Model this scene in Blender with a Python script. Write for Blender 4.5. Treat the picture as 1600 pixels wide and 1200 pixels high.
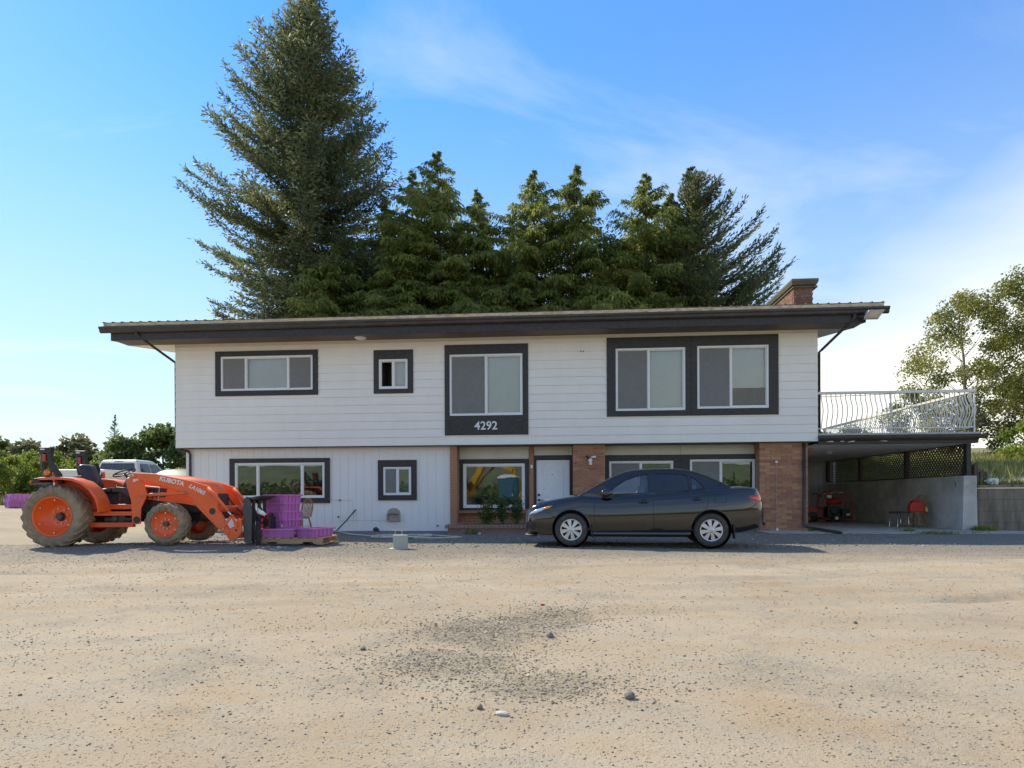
import bpy, bmesh, math, random
import numpy as np
from mathutils import Vector, Matrix, geometry
for o in list(bpy.data.objects): bpy.data.objects.remove(o)
sc = bpy.context.scene
COL = sc.collection
random.seed(7); RNG = np.random.default_rng(7)
R = math.radians
# ------------------------------------------------------------------ camera
cd = bpy.data.cameras.new('camera'); cam = bpy.data.objects.new('camera', cd); COL.objects.link(cam)
cd.sensor_width = 36.0; cd.lens = 22.5; cd.shift_y = 0.109375
cd.clip_start = 0.05; cd.clip_end = 3000
cam.location = (0, 0, 1.0)
cam.rotation_euler = (R(90), R(0.25), 0)
sc.camera = cam
# ------------------------------------------------------------------ light
SUN_AZ, SUN_EL = R(-50), R(42)          # azimuth from +Y towards +X
w = bpy.data.worlds.new('World'); sc.world = w; w.use_nodes = True
nt = w.node_tree; nt.nodes.clear(); L = nt.links
def N(tp, **kw):
    n = nt.nodes.new(tp)
    for k, v in kw.items(): setattr(n, k, v)
    return n
sky = N('ShaderNodeTexSky', sky_type='NISHITA', sun_disc=False, sun_elevation=SUN_EL, sun_rotation=SUN_AZ)
sky.altitude = 0; sky.air_density = 1.0; sky.dust_density = 0.05; sky.ozone_density = 4.0
geo = N('ShaderNodeTexCoord')
sep = N('ShaderNodeSeparateXYZ'); L.new(geo.outputs['Generated'], sep.inputs[0])
mz = N('ShaderNodeMath', operation='MAXIMUM'); L.new(sep.outputs['Z'], mz.inputs[0]); mz.inputs[1].default_value = 0.0
mz2 = N('ShaderNodeMath', operation='ADD'); L.new(mz.outputs[0], mz2.inputs[0]); mz2.inputs[1].default_value = 0.16
dv = N('ShaderNodeVectorMath', operation='DIVIDE'); L.new(geo.outputs['Generated'], dv.inputs[0])
cmb = N('ShaderNodeCombineXYZ')
for i in range(3): L.new(mz2.outputs[0], cmb.inputs[i])
L.new(cmb.outputs[0], dv.inputs[1])
mp = N('ShaderNodeMapping'); L.new(dv.outputs[0], mp.inputs[0])
mp.inputs['Location'].default_value = (3.1, 1.35, 0); mp.inputs['Rotation'].default_value = (0, 0, R(35)); mp.inputs['Scale'].default_value = (0.55, 1.0, 0.0)
nz = N('ShaderNodeTexNoise'); L.new(mp.outputs[0], nz.inputs['Vector'])
nz.inputs['Scale'].default_value = 1.5; nz.inputs['Detail'].default_value = 8; nz.inputs['Roughness'].default_value = 0.58; nz.inputs['Distortion'].default_value = 0.7
cr = N('ShaderNodeMapRange'); L.new(nz.outputs['Fac'], cr.inputs['Value'])
cr.inputs['From Min'].default_value = 0.50; cr.inputs['From Max'].default_value = 0.80; cr.inputs['To Max'].default_value = 0.38
# a broad bank of cloud lies low over the horizon, thicker towards the east (+X)
nz2 = N('ShaderNodeTexNoise'); L.new(mp.outputs[0], nz2.inputs['Vector'])
nz2.inputs['Scale'].default_value = 0.55; nz2.inputs['Detail'].default_value = 6; nz2.inputs['Roughness'].default_value = 0.5
bx_ = N('ShaderNodeMath', operation='MULTIPLY'); L.new(sep.outputs['X'], bx_.inputs[0]); bx_.inputs[1].default_value = 0.75
bz_ = N('ShaderNodeMath', operation='MULTIPLY'); L.new(sep.outputs['Z'], bz_.inputs[0]); bz_.inputs[1].default_value = -1.25
ad = N('ShaderNodeMath', operation='ADD'); L.new(bx_.outputs[0], ad.inputs[0]); L.new(bz_.outputs[0], ad.inputs[1])
ad2 = N('ShaderNodeMath', operation='ADD'); L.new(ad.outputs[0], ad2.inputs[0]); L.new(nz2.outputs['Fac'], ad2.inputs[1])
cr2 = N('ShaderNodeMapRange'); L.new(ad2.outputs[0], cr2.inputs['Value'])
cr2.inputs['From Min'].default_value = 0.40; cr2.inputs['From Max'].default_value = 0.74; cr2.inputs['To Max'].default_value = 0.9
mxm = N('ShaderNodeMath', operation='MAXIMUM'); L.new(cr.outputs[0], mxm.inputs[0]); L.new(cr2.outputs[0], mxm.inputs[1])
mix = N('ShaderNodeMix', data_type='RGBA'); 
veil = N('ShaderNodeMapRange'); L.new(mxm.outputs[0], veil.inputs['Value']); veil.inputs['To Min'].default_value = 0.10; L.new(veil.outputs[0], mix.inputs['Factor']); 
hsv = N('ShaderNodeHueSaturation'); hsv.inputs['Saturation'].default_value = 1.42; hsv.inputs['Hue'].default_value = 0.51; L.new(sky.outputs[0], hsv.inputs['Color']); 
hz = N('ShaderNodeMapRange', interpolation_type='SMOOTHSTEP'); L.new(sep.outputs['Z'], hz.inputs['Value']); hz.inputs['From Min'].default_value = 0.62; hz.inputs['From Max'].default_value = 0.0; hz.inputs['To Min'].default_value = 0.0; hz.inputs['To Max'].default_value = 0.85
hmix = N('ShaderNodeMix', data_type='RGBA'); L.new(hz.outputs[0], hmix.inputs['Factor']); L.new(hsv.outputs[0], hmix.inputs['A']); hmix.inputs['B'].default_value = (2.05, 2.5, 3.1, 1)
L.new(hmix.outputs['Result'], mix.inputs['A'])
mix.inputs['B'].default_value = (4.0, 4.1, 4.25, 1)
bg = N('ShaderNodeBackground'); L.new(mix.outputs['Result'], bg.inputs['Color']); bg.inputs['Strength'].default_value = 0.138
out = N('ShaderNodeOutputWorld'); L.new(bg.outputs[0], out.inputs['Surface'])
sl = bpy.data.lights.new('sun', 'SUN'); sun = bpy.data.objects.new('sun', sl); COL.objects.link(sun)
sl.energy = 2.7; sl.angle = R(1.5); sl.color = (1.0, 0.955, 0.88)
d = Vector((math.sin(SUN_AZ) * math.cos(SUN_EL), math.cos(SUN_AZ) * math.cos(SUN_EL), math.sin(SUN_EL)))
sun.rotation_euler = d.to_track_quat('Z', 'Y').to_euler(); sun.location = d * 60
vs = sc.view_settings; vs.view_transform = 'Standard'; vs.look = 'None'; vs.gamma = 1; vs.use_curve_mapping = False
vs.exposure = 1.2
vs.use_white_balance = True; vs.white_balance_temperature = 7700; vs.white_balance_tint = 3
# ------------------------------------------------------------------ helpers
def tag(o, label=None, cat=None, group=None, kind=None):
    if label: o['label'] = label
    if cat: o['category'] = cat
    if group: o['group'] = group
    if kind: o['kind'] = kind
    return o
def link(name, me, parent=None, mat=None, smooth=False, bevel=0, seg=2):
    o = bpy.data.objects.new(name, me); COL.objects.link(o); o.parent = parent
    if mat is not None and not me.materials: me.materials.append(mat)
    if smooth:
        me.polygons.foreach_set('use_smooth', [True] * len(me.polygons))
    if bevel:
        m = o.modifiers.new('edge', 'BEVEL'); m.width = bevel; m.segments = seg; m.limit_method = 'ANGLE'; m.angle_limit = R(35)
        m.harden_normals = False
    return o
def empty(name, loc=(0, 0, 0), rz=0, parent=None):
    o = bpy.data.objects.new(name, None); COL.objects.link(o); o.location = loc; o.rotation_euler = (0, 0, rz)
    o.parent = parent; o.empty_display_size = 0.2
    return o
def copy_tree(o, parent=None):
    c = o.copy(); COL.objects.link(c); c.parent = parent
    for ch in list(o.children): copy_tree(ch, c)
    return c
class MB:
    def __init__(s): s.v = []; s.f = []; s.m = []; s.mi = 0
    def add(s, vs, fs):
        b = len(s.v); s.v += [tuple(p) for p in vs]
        for f in fs: s.f.append(tuple(i + b for i in f)); s.m.append(s.mi)
        return s
    def box(s, x0, x1, y0, y1, z0, z1):
        return s.add([(x0,y0,z0),(x1,y0,z0),(x1,y1,z0),(x0,y1,z0),(x0,y0,z1),(x1,y0,z1),(x1,y1,z1),(x0,y1,z1)],
                     [(0,3,2,1),(4,5,6,7),(0,1,5,4),(1,2,6,5),(2,3,7,6),(3,0,4,7)])
    def hexa(s, p):   # 8 points, bottom ring then top ring
        return s.add(p, [(0,3,2,1),(4,5,6,7),(0,1,5,4),(1,2,6,5),(2,3,7,6),(3,0,4,7)])
    def prism(s, poly, a0, a1, axis='y'):
        """extrude a 2-D polygon: axis y -> poly is (x,z); axis x -> (y,z); axis z -> (x,y)"""
        n = len(poly)
        def P(p, a): return {'y': (p[0], a, p[1]), 'x': (a, p[0], p[1]), 'z': (p[0], p[1], a)}[axis]
        vs = [P(p, a0) for p in poly] + [P(p, a1) for p in poly]
        fs = [tuple(range(n)), tuple(range(2*n-1, n-1, -1))] + [(i, i+n, (i+1)%n+n, (i+1)%n) for i in range(n)]
        return s.add(vs, fs)
    def bar(s, p, q, w, h=None, up=(0,0,1)):
        p, q = Vector(p), Vector(q); h = h or w; d = (q-p).normalized(); up = Vector(up)
        if abs(d.dot(up)) > .95: up = Vector((0,1,0))
        a = d.cross(up).normalized() * w/2; b = a.cross(d).normalized() * h/2
        return s.hexa([p-a-b, p+a-b, q+a-b, q-a-b, p-a+b, p+a+b, q+a+b, q-a+b])
    def tube(s, path, r, n=8, cap=True, closed=False):
        P = [Vector(p) for p in path]; m = len(P); rs = r if isinstance(r, (list, tuple)) else [r]*m
        base = len(s.v); prev = None
        for i in range(m):
            if closed: t = (P[(i+1)%m]-P[i-1]).normalized()
            else: t = (P[min(i+1,m-1)]-P[max(i-1,0)]).normalized()
            if prev is None:
                a = t.cross(Vector((0,0,1)))
                if a.length < .1: a = t.cross(Vector((0,1,0)))
                a.normalize()
            else:
                a = prev - t*prev.dot(t); a.normalize()
            prev = a; b = t.cross(a)
            for k in range(n):
                an = 2*math.pi*k/n; s.v.append(tuple(P[i] + (a*math.cos(an)+b*math.sin(an))*rs[i]))
        for i in range(m if closed else m-1):
            for k in range(n):
                i2 = (i+1)%m
                s.f.append((base+i*n+k, base+i*n+(k+1)%n, base+i2*n+(k+1)%n, base+i2*n+k)); s.m.append(s.mi)
        if cap and not closed:
            s.f.append(tuple(base+k for k in range(n-1,-1,-1))); s.m.append(s.mi)
            s.f.append(tuple(base+(m-1)*n+k for k in range(n))); s.m.append(s.mi)
        return s
    def lathe(s, prof, c=(0,0,0), axis='y', n=32):
        """prof: (radius, along-axis) pairs"""
        base = len(s.v); m = len(prof)
        for (r, a) in prof:
            for k in range(n):
                an = 2*math.pi*k/n; ca, sa = r*math.cos(an), r*math.sin(an)
                p = {'y': (ca, a, sa), 'x': (a, ca, sa), 'z': (ca, sa, a)}[axis]
                s.v.append((p[0]+c[0], p[1]+c[1], p[2]+c[2]))
        for i in range(m-1):
            for k in range(n):
                s.f.append((base+i*n+k, base+i*n+(k+1)%n, base+(i+1)*n+(k+1)%n, base+(i+1)*n+k)); s.m.append(s.mi)
        return s
    def loft(s, rings, closed=True, cap=True):
        n = len(rings[0]); base = len(s.v)
        for r in rings: s.v += [tuple(p) for p in r]
        for i in range(len(rings)-1):
            for k in range(n if closed else n-1):
                s.f.append((base+i*n+k, base+i*n+(k+1)%n, base+(i+1)*n+(k+1)%n, base+(i+1)*n+k)); s.m.append(s.mi)
        if cap and closed:
            s.f.append(tuple(base+k for k in range(n-1,-1,-1))); s.m.append(s.mi)
            s.f.append(tuple(base+(len(rings)-1)*n+k for k in range(n))); s.m.append(s.mi)
        return s
    def mesh(s, name, mats=None, fix=True):
        me = bpy.data.meshes.new(name); me.from_pydata(s.v, [], s.f)
        if mats:
            for m in (mats if isinstance(mats, (list, tuple)) else [mats]): me.materials.append(m)
            if len(me.materials) > 1: me.polygons.foreach_set('material_index', s.m)
        if fix:
            b = bmesh.new(); b.from_mesh(me); bmesh.ops.recalc_face_normals(b, faces=b.faces); b.to_mesh(me); b.free()
        me.update(); return me
    def build(s, name, mat, parent=None, smooth=False, bevel=0, seg=2, auto=None, fix=True):
        me = s.mesh(name, mat, fix)
        o = link(name, me, parent, None, smooth, bevel, seg)
        if auto:
            smooth_by_angle(me, auto)
        return o
def smooth_by_angle(me, ang):
    me.polygons.foreach_set('use_smooth', [True]*len(me.polygons))
    b = bmesh.new(); b.from_mesh(me); c = R(ang)
    for e in b.edges:
        e.smooth = not (len(e.link_faces) != 2 or e.calc_face_angle(0) > c)
    b.to_mesh(me); b.free()
def rect_minus(rect, holes):
    """(x0,x1,z0,z1) minus rectangles -> list of rectangles"""
    out_ = [rect]
    for h in holes:
        nx = []
        for (a, b, c, d_) in out_:
            if h[0] >= b or h[1] <= a or h[2] >= d_ or h[3] <= c: nx.append((a, b, c, d_)); continue
            if h[0] > a: nx.append((a, h[0], c, d_))
            if h[1] < b: nx.append((h[1], b, c, d_))
            a2, b2 = max(a, h[0]), min(b, h[1])
            if h[2] > c: nx.append((a2, b2, c, h[2]))
            if h[3] < d_: nx.append((a2, b2, h[3], d_))
        out_ = nx
    return out_
def np_mesh(name, V, F, mat=None, tint=None):
    """fast mesh from numpy arrays; F is (n,3) or (n,4)"""
    me = bpy.data.meshes.new(name); k = F.shape[1]; n = len(F)
    me.vertices.add(len(V)); me.vertices.foreach_set('co', np.ascontiguousarray(V, dtype=np.float32).ravel())
    me.loops.add(n*k); me.loops.foreach_set('vertex_index', np.ascontiguousarray(F, dtype=np.int32).ravel())
    me.polygons.add(n); me.polygons.foreach_set('loop_start', np.arange(0, n*k, k, dtype=np.int32))
    me.update(calc_edges=True)
    if tint is not None:
        at = me.attributes.new('tint', 'FLOAT', 'POINT'); at.data.foreach_set('value', np.ascontiguousarray(tint, dtype=np.float32))
    if mat: me.materials.append(mat)
    me.validate(); return me
def text_mesh(body, size, extrude=0.002, bold=0.0, shear=0.0):
    c = bpy.data.curves.new('t', 'FONT'); c.body = body; c.size = size; c.extrude = extrude; c.offset = bold; c.shear = shear
    c.align_x = 'CENTER'; c.align_y = 'CENTER'; c.resolution_u = 3
    o = bpy.data.objects.new('t', c); COL.objects.link(o)
    dg = bpy.context.evaluated_depsgraph_get(); dg.update()
    me = bpy.data.meshes.new_from_object(o.evaluated_get(dg))
    bpy.data.objects.remove(o); bpy.data.curves.remove(c)
    return me
def apply_mods(o):
    dg = bpy.context.evaluated_depsgraph_get(); dg.update()
    me = bpy.data.meshes.new_from_object(o.evaluated_get(dg)); o.modifiers.clear(); o.data = me
# ------------------------------------------------------------------ materials
def mat(name, col, rough=0.6, metal=0.0, var=0.0, vscale=6.0, bump=0.0, bscale=60.0, spec=0.5, dirt=None, dscale=2.0, damt=0.5,
        rnd=0.0, coat=0.0, stretch=None, hue=0.0, flake=None):
    """procedural principled: base colour + value noise + optional dirt/second colour patches + bump + per-object random"""
    m = bpy.data.materials.new(name); m.use_nodes = True; t = m.node_tree; ln = t.links
    b = t.nodes['Principled BSDF']; b.inputs['Roughness'].default_value = rough; b.inputs['Metallic'].default_value = metal
    b.inputs['Specular IOR Level'].default_value = spec; b.inputs['Coat Weight'].default_value = coat
    b.inputs['Base Color'].default_value = (*col, 1)
    if not (var or bump or dirt or rnd): return m
    tc = t.nodes.new('ShaderNodeTexCoord'); src = tc.outputs['Object']
    if stretch:
        mp_ = t.nodes.new('ShaderNodeMapping'); mp_.inputs['Scale'].default_value = stretch; ln.new(src, mp_.inputs[0]); src = mp_.outputs[0]
    if rnd:
        oi = t.nodes.new('ShaderNodeObjectInfo')
        va = t.nodes.new('ShaderNodeVectorMath'); va.operation = 'ADD'; ln.new(src, va.inputs[0])
        sc_ = t.nodes.new('ShaderNodeMath'); sc_.operation = 'MULTIPLY'; sc_.inputs[1].default_value = 37.0
        ln.new(oi.outputs['Random'], sc_.inputs[0]); ln.new(sc_.outputs[0], va.inputs[1]); src = va.outputs[0]
    cur = None
    hs = t.nodes.new('ShaderNodeHueSaturation'); hs.inputs['Color'].default_value = (*col, 1); cur = hs.outputs[0]
    val = None
    if var:
        n = t.nodes.new('ShaderNodeTexNoise'); n.inputs['Scale'].default_value = vscale; n.inputs['Detail'].default_value = 6; n.inputs['Roughness'].default_value = .65
        ln.new(src, n.inputs['Vector'])
        mr = t.nodes.new('ShaderNodeMapRange'); ln.new(n.outputs['Fac'], mr.inputs['Value'])
        mr.inputs['From Min'].default_value = .25; mr.inputs['From Max'].default_value = .75
        mr.inputs['To Min'].default_value = 1-var; mr.inputs['To Max'].default_value = 1+var; val = mr.outputs[0]
    if rnd:
        mr2 = t.nodes.new('ShaderNodeMapRange'); ln.new(oi.outputs['Random'], mr2.inputs['Value'])
        mr2.inputs['To Min'].default_value = 1-rnd; mr2.inputs['To Max'].default_value = 1+rnd
        if val:
            mu = t.nodes.new('ShaderNodeMath'); mu.operation = 'MULTIPLY'; ln.new(val, mu.inputs[0]); ln.new(mr2.outputs[0], mu.inputs[1]); val = mu.outputs[0]
        else: val = mr2.outputs[0]
        if hue:
            mr3 = t.nodes.new('ShaderNodeMapRange'); ln.new(oi.outputs['Random'], mr3.inputs['Value'])
            mr3.inputs['To Min'].default_value = .5-hue; mr3.inputs['To Max'].default_value = .5+hue; ln.new(mr3.outputs[0], hs.inputs['Hue'])
    if val: ln.new(val, hs.inputs['Value'])
    if dirt:
        n2 = t.nodes.new('ShaderNodeTexNoise'); n2.inputs['Scale'].default_value = dscale; n2.inputs['Detail'].default_value = 8; n2.inputs['Roughness'].default_value = .7
        ln.new(src, n2.inputs['Vector'])
        r2 = t.nodes.new('ShaderNodeMapRange'); ln.new(n2.outputs['Fac'], r2.inputs['Value'])
        r2.inputs['From Min'].default_value = .45; r2.inputs['From Max'].default_value = .72; r2.inputs['To Max'].default_value = damt
        mx = t.nodes.new('ShaderNodeMix'); mx.data_type = 'RGBA'; ln.new(r2.outputs[0], mx.inputs['Factor']); ln.new(cur, mx.inputs['A'])
        mx.inputs['B'].default_value = (*dirt, 1); cur = mx.outputs['Result']
        rr = t.nodes.new('ShaderNodeMapRange'); ln.new(r2.outputs[0], rr.inputs['Value']); rr.inputs['To Min'].default_value = rough; rr.inputs['To Max'].default_value = min(1, rough+.3)
        ln.new(rr.outputs[0], b.inputs['Roughness'])
    ln.new(cur, b.inputs['Base Color'])
    if bump:
        n3 = t.nodes.new('ShaderNodeTexNoise'); n3.inputs['Scale'].default_value = bscale; n3.inputs['Detail'].default_value = 5; ln.new(src, n3.inputs['Vector'])
        bp = t.nodes.new('ShaderNodeBump'); bp.inputs['Strength'].default_value = bump; bp.inputs['Distance'].default_value = .01
        ln.new(n3.outputs['Fac'], bp.inputs['Height']); ln.new(bp.outputs[0], b.inputs['Normal'])
    return m
def glass(name, tint=(.8,.84,.84), refl=1.45, dark=0.0):
    """thin pane: clear (tinted) with fresnel reflection"""
    m = bpy.data.materials.new(name); m.use_nodes = True; t = m.node_tree; t.nodes.clear(); ln = t.links
    o = t.nodes.new('ShaderNodeOutputMaterial'); mx = t.nodes.new('ShaderNodeMixShader'); fr = t.nodes.new('ShaderNodeFresnel'); fr.inputs['IOR'].default_value = refl
    tr = t.nodes.new('ShaderNodeBsdfTransparent'); tr.inputs['Color'].default_value = (*tint, 1)
    gl = t.nodes.new('ShaderNodeBsdfGlossy'); gl.inputs['Roughness'].default_value = 0.0; gl.inputs['Color'].default_value = (.95,.97,1,1)
    tc = t.nodes.new('ShaderNodeTexCoord'); nn = t.nodes.new('ShaderNodeTexNoise'); nn.inputs['Scale'].default_value = 1.3; ln.new(tc.outputs['Object'], nn.inputs['Vector'])
    bp = t.nodes.new('ShaderNodeBump'); bp.inputs['Strength'].default_value = .03; bp.inputs['Distance'].default_value = .05; ln.new(nn.outputs['Fac'], bp.inputs['Height']); ln.new(bp.outputs[0], gl.inputs['Normal'])
    ln.new(fr.outputs[0], mx.inputs[0]); ln.new(tr.outputs[0], mx.inputs[1]); ln.new(gl.outputs[0], mx.inputs[2]); ln.new(mx.outputs[0], o.inputs[0])
    return m
def leafmat(name, c1, c2, trans=0.35, rough=.55):
    m = bpy.data.materials.new(name); m.use_nodes = True; t = m.node_tree; t.nodes.clear(); ln = t.links
    o = t.nodes.new('ShaderNodeOutputMaterial'); at = t.nodes.new('ShaderNodeAttribute'); at.attribute_name = 'tint'
    tc = t.nodes.new('ShaderNodeTexCoord'); nn = t.nodes.new('ShaderNodeTexNoise'); nn.inputs['Scale'].default_value = .55; nn.inputs['Detail'].default_value = 3
    ln.new(tc.outputs['Object'], nn.inputs['Vector'])
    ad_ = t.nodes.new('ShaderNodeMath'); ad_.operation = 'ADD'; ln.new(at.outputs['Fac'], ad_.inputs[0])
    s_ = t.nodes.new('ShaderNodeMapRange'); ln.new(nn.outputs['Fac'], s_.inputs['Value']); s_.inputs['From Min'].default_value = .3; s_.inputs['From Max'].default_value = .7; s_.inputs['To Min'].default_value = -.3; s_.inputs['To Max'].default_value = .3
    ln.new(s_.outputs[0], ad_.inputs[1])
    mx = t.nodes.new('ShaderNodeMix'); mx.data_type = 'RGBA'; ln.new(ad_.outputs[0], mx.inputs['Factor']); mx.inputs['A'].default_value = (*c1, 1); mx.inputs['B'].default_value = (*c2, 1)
    df = t.nodes.new('ShaderNodeBsdfPrincipled'); df.inputs['Roughness'].default_value = rough; df.inputs['Specular IOR Level'].default_value = .3
    tl = t.nodes.new('ShaderNodeBsdfTranslucent'); ms = t.nodes.new('ShaderNodeMixShader'); ms.inputs[0].default_value = trans
    ln.new(mx.outputs['Result'], df.inputs['Base Color']); ln.new(mx.outputs['Result'], tl.inputs['Color'])
    ln.new(df.outputs[0], ms.inputs[1]); ln.new(tl.outputs[0], ms.inputs[2]); ln.new(ms.outputs[0], o.inputs[0])
    return m
# ------------------------------------------------------------------ ground
PL = Vector((-9.90, 18.87, 0)); HA = math.atan2(1.42, 18.24)
HM = Matrix.Translation(PL) @ Matrix.Rotation(-HA, 4, 'Z')        # house frame: x along the front, y into the house
def hw(u, r, z=0): return HM @ Vector((u, r, z))
def sstep(a, b, x):
    t = np.clip((np.asarray(x, float)-a)/(b-a), 0, 1); return t*t*(3-2*t)
_NG = np.random.default_rng(3).random((64, 64))
def vnoise(x, y, s):
    x = np.asarray(x, float)/s; y = np.asarray(y, float)/s
    xi = np.floor(x).astype(int); yi = np.floor(y).astype(int); fx = x-xi; fy = y-yi
    fx = fx*fx*(3-2*fx); fy = fy*fy*(3-2*fy)
    g = lambda a, b: _NG[a % 64, b % 64]
    return (g(xi,yi)*(1-fx)+g(xi+1,yi)*fx)*(1-fy)+(g(xi,yi+1)*(1-fx)+g(xi+1,yi+1)*fx)*fy - .5
def gh(X, Y):
    X = np.asarray(X, float); Y = np.asarray(Y, float)
    z = 0.68*sstep(-10.0, -13.5, X)*sstep(14.5, 27, Y) + 0.012*np.clip(Y-27, 0, 200)*sstep(-10, -14, X)
    z = z + .085*np.exp(-(((X+6.5)/1.7)**2+((Y-12.7)/1.3)**2)) + .035*np.exp(-(((X+4.6)/1.5)**2+((Y-13.4)/1.2)**2)) + .06*np.exp(-(((X+9)/1.6)**2+((Y-12.7)/1.3)**2))
    near = sstep(60, 25, np.abs(Y))*sstep(16.8, 14.5, Y)
    z = z + near*(.035*vnoise(X, Y, 2.3) + .018*vnoise(X+9, Y+4, .7) + .008*vnoise(X+3, Y+7, .23))
    z = z - .03*near*np.exp(-(((X+.05)/.9)**2+((Y-4.4)/1.0)**2))
    for (a, b, c, w_, dp) in ((.10, 7.3, .004, .13, .020), (.10, 8.9, .004, .13, .020), (-.06, 6.2, .006, .11, .016), (-.06, 7.75, .006, .11, .016), (.24, 5.1, -.005, .10, .014), (.24, 6.5, -.005, .10, .014)):
        d_ = (Y-(b+a*X+c*X*X))/math.sqrt(1+a*a); z = z + near*dp*(-np.exp(-(d_/w_)**2)+.45*np.exp(-((np.abs(d_)-w_*1.9)/(w_*.7))**2))*(.6+1.2*np.clip(vnoise(X+31, Y*.3, 1.7)+.4, 0, 1))
    return z
def axis_pts(lo, hi, step, far_lo, far_hi, g=1.22):
    p = list(np.arange(lo, hi+1e-6, step)); s = step; x = hi
    while x < far_hi: s *= g; x += s; p.append(min(x, far_hi))
    s = step; x = lo; q = []
    while x > far_lo: s *= g; x -= s; q.append(max(x, far_lo))
    return np.array(sorted(q)+p)
xs = axis_pts(-13, 13, .11, -700, 700); ys = axis_pts(1.6, 17, .10, -500, 900)
GX, GY = np.meshgrid(xs, ys); GZ = gh(GX, GY)
nv = GX.size; nx_, ny_ = len(xs), len(ys)
V = np.stack([GX.ravel(), GY.ravel(), GZ.ravel()], 1)
ii = (np.arange(ny_-1)[:, None]*nx_ + np.arange(nx_-1)[None, :]).ravel()
F = np.stack([ii, ii+1, ii+1+nx_, ii+nx_], 1)
def ground_material():
    m = bpy.data.materials.new('dirt_and_gravel'); m.use_nodes = True; t = m.node_tree; ln = t.links; b = t.nodes['Principled BSDF']
    b.inputs['Roughness'].default_value = .95; b.inputs['Specular IOR Level'].default_value = .15
    tc = t.nodes.new('ShaderNodeTexCoord'); P = tc.outputs['Object']
    def noise(s, det=6, ro=.6, dist=0, vec=None):
        n = t.nodes.new('ShaderNodeTexNoise'); n.inputs['Scale'].default_value = s; n.inputs['Detail'].default_value = det; n.inputs['Roughness'].default_value = ro; n.inputs['Distortion'].default_value = dist
        ln.new(vec or P, n.inputs['Vector']); return n.outputs['Fac']
    def rng(v, a, b_, c=0, d_=1):
        n = t.nodes.new('ShaderNodeMapRange'); n.interpolation_type = 'SMOOTHSTEP'; ln.new(v, n.inputs['Value'])
        n.inputs['From Min'].default_value = a; n.inputs['From Max'].default_value = b_; n.inputs['To Min'].default_value = c; n.inputs['To Max'].default_value = d_; return n.outputs[0]
    def mth(op, a, b_):
        n = t.nodes.new('ShaderNodeMath'); n.operation = op
        for i, q in enumerate((a, b_)):
            if isinstance(q, (int, float)): n.inputs[i].default_value = q
            else: ln.new(q, n.inputs[i])
        return n.outputs[0]
    def mixc(f, a, b_):
        n = t.nodes.new('ShaderNodeMix'); n.data_type = 'RGBA'
        if isinstance(f, (int, float)): n.inputs['Factor'].default_value = f
        else: ln.new(f, n.inputs['Factor'])
        for k, q in (('A', a), ('B', b_)):
            if isinstance(q, tuple): n.inputs[k].default_value = (*q, 1)
            else: ln.new(q, n.inputs[k])
        return n.outputs['Result']
    mpp = t.nodes.new('ShaderNodeMapping'); mpp.inputs['Scale'].default_value = (.55, 1.5, 1); mpp.inputs['Rotation'].default_value = (0, 0, R(12)); ln.new(P, mpp.inputs[0])
    sp = t.nodes.new('ShaderNodeSeparateXYZ'); ln.new(P, sp.inputs[0])
    big = noise(.55, 5, .6, .4, mpp.outputs[0]); mid = noise(2.3, 6, .65, .3, mpp.outputs[0]); fine = noise(45, 4, .7); grit = noise(160, 3, .7)
    tan = mixc(rng(big, .35, .68), (.382, .298, .202), (.438, .356, .258))
    tan = mixc(rng(mid, .44, .70, 0, .75), tan, (.385, .335, .262))
    tan = mixc(rng(noise(1.1, 5, .6, .5), .52, .72, 0, .65), tan, (.40, .275, .165))
    # grey crushed rock: the strip along the house and the patch of coarse rock out in the yard
    wob = noise(.8, 5, .65)
    yy = mth('ADD', sp.outputs['Y'], mth('MULTIPLY', mth('SUBTRACT', wob, .5), 3.2))
    strip = mth('MULTIPLY', rng(yy, 8.6, 11.8), rng(sp.outputs['X'], -11.5, -7.5, .15, 1))
    strip = mth('MULTIPLY', strip, rng(sp.outputs['Y'], 17, 24, 1, .3))
    def lobe(cx, cy, rx, ry):
        v = t.nodes.new('ShaderNodeVectorMath'); v.operation = 'SUBTRACT'; ln.new(P, v.inputs[0]); v.inputs[1].default_value = (cx, cy, 0)
        v2 = t.nodes.new('ShaderNodeVectorMath'); v2.operation = 'MULTIPLY'; ln.new(v.outputs[0], v2.inputs[0]); v2.inputs[1].default_value = (1/rx, 1/ry, 0)
        v3 = t.nodes.new('ShaderNodeVectorMath'); v3.operation = 'LENGTH'; ln.new(v2.outputs[0], v3.inputs[0])
        dd = mth('ADD', v3.outputs['Value'], mth('MULTIPLY', mth('SUBTRACT', noise(4.5, 9, .78), .5), 2.4)); return rng(dd, 1.1, .5)
    pat = lobe(-.2, 4.75, .60, .50)
    for q in ((-.36, 3.9, .5, .36), (.30, 5.2, .45, .5), (.15, 3.4, .42, .24)): pat = mth('MAXIMUM', pat, mth('MULTIPLY', lobe(*q), .85))
    scat = mth('MULTIPLY', rng(noise(.9, 6, .7, .6), .50, .66), .75)
    rockc = mixc(rng(fine, .35, .65), (.14, .124, .102), (.285, .255, .212))
    rockp = mixc(rng(fine, .35, .65), (.145, .118, .085), (.30, .25, .185))
    c = mixc(mth('MULTIPLY', scat, rng(fine, .40, .56)), tan, rockc)
    c = mixc(mth('MULTIPLY', pat, rng(noise(24, 5, .75), .38, .58, .18, .95)), c, rockp)
    c = mixc(mth('MULTIPLY', strip, rng(grit, .3, .5, .72, 1)), c, rockc)
    # grit: single dark and pale grains
    vo = t.nodes.new('ShaderNodeTexVoronoi'); vo.inputs['Scale'].default_value = 42; ln.new(P, vo.inputs['Vector'])
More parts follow.
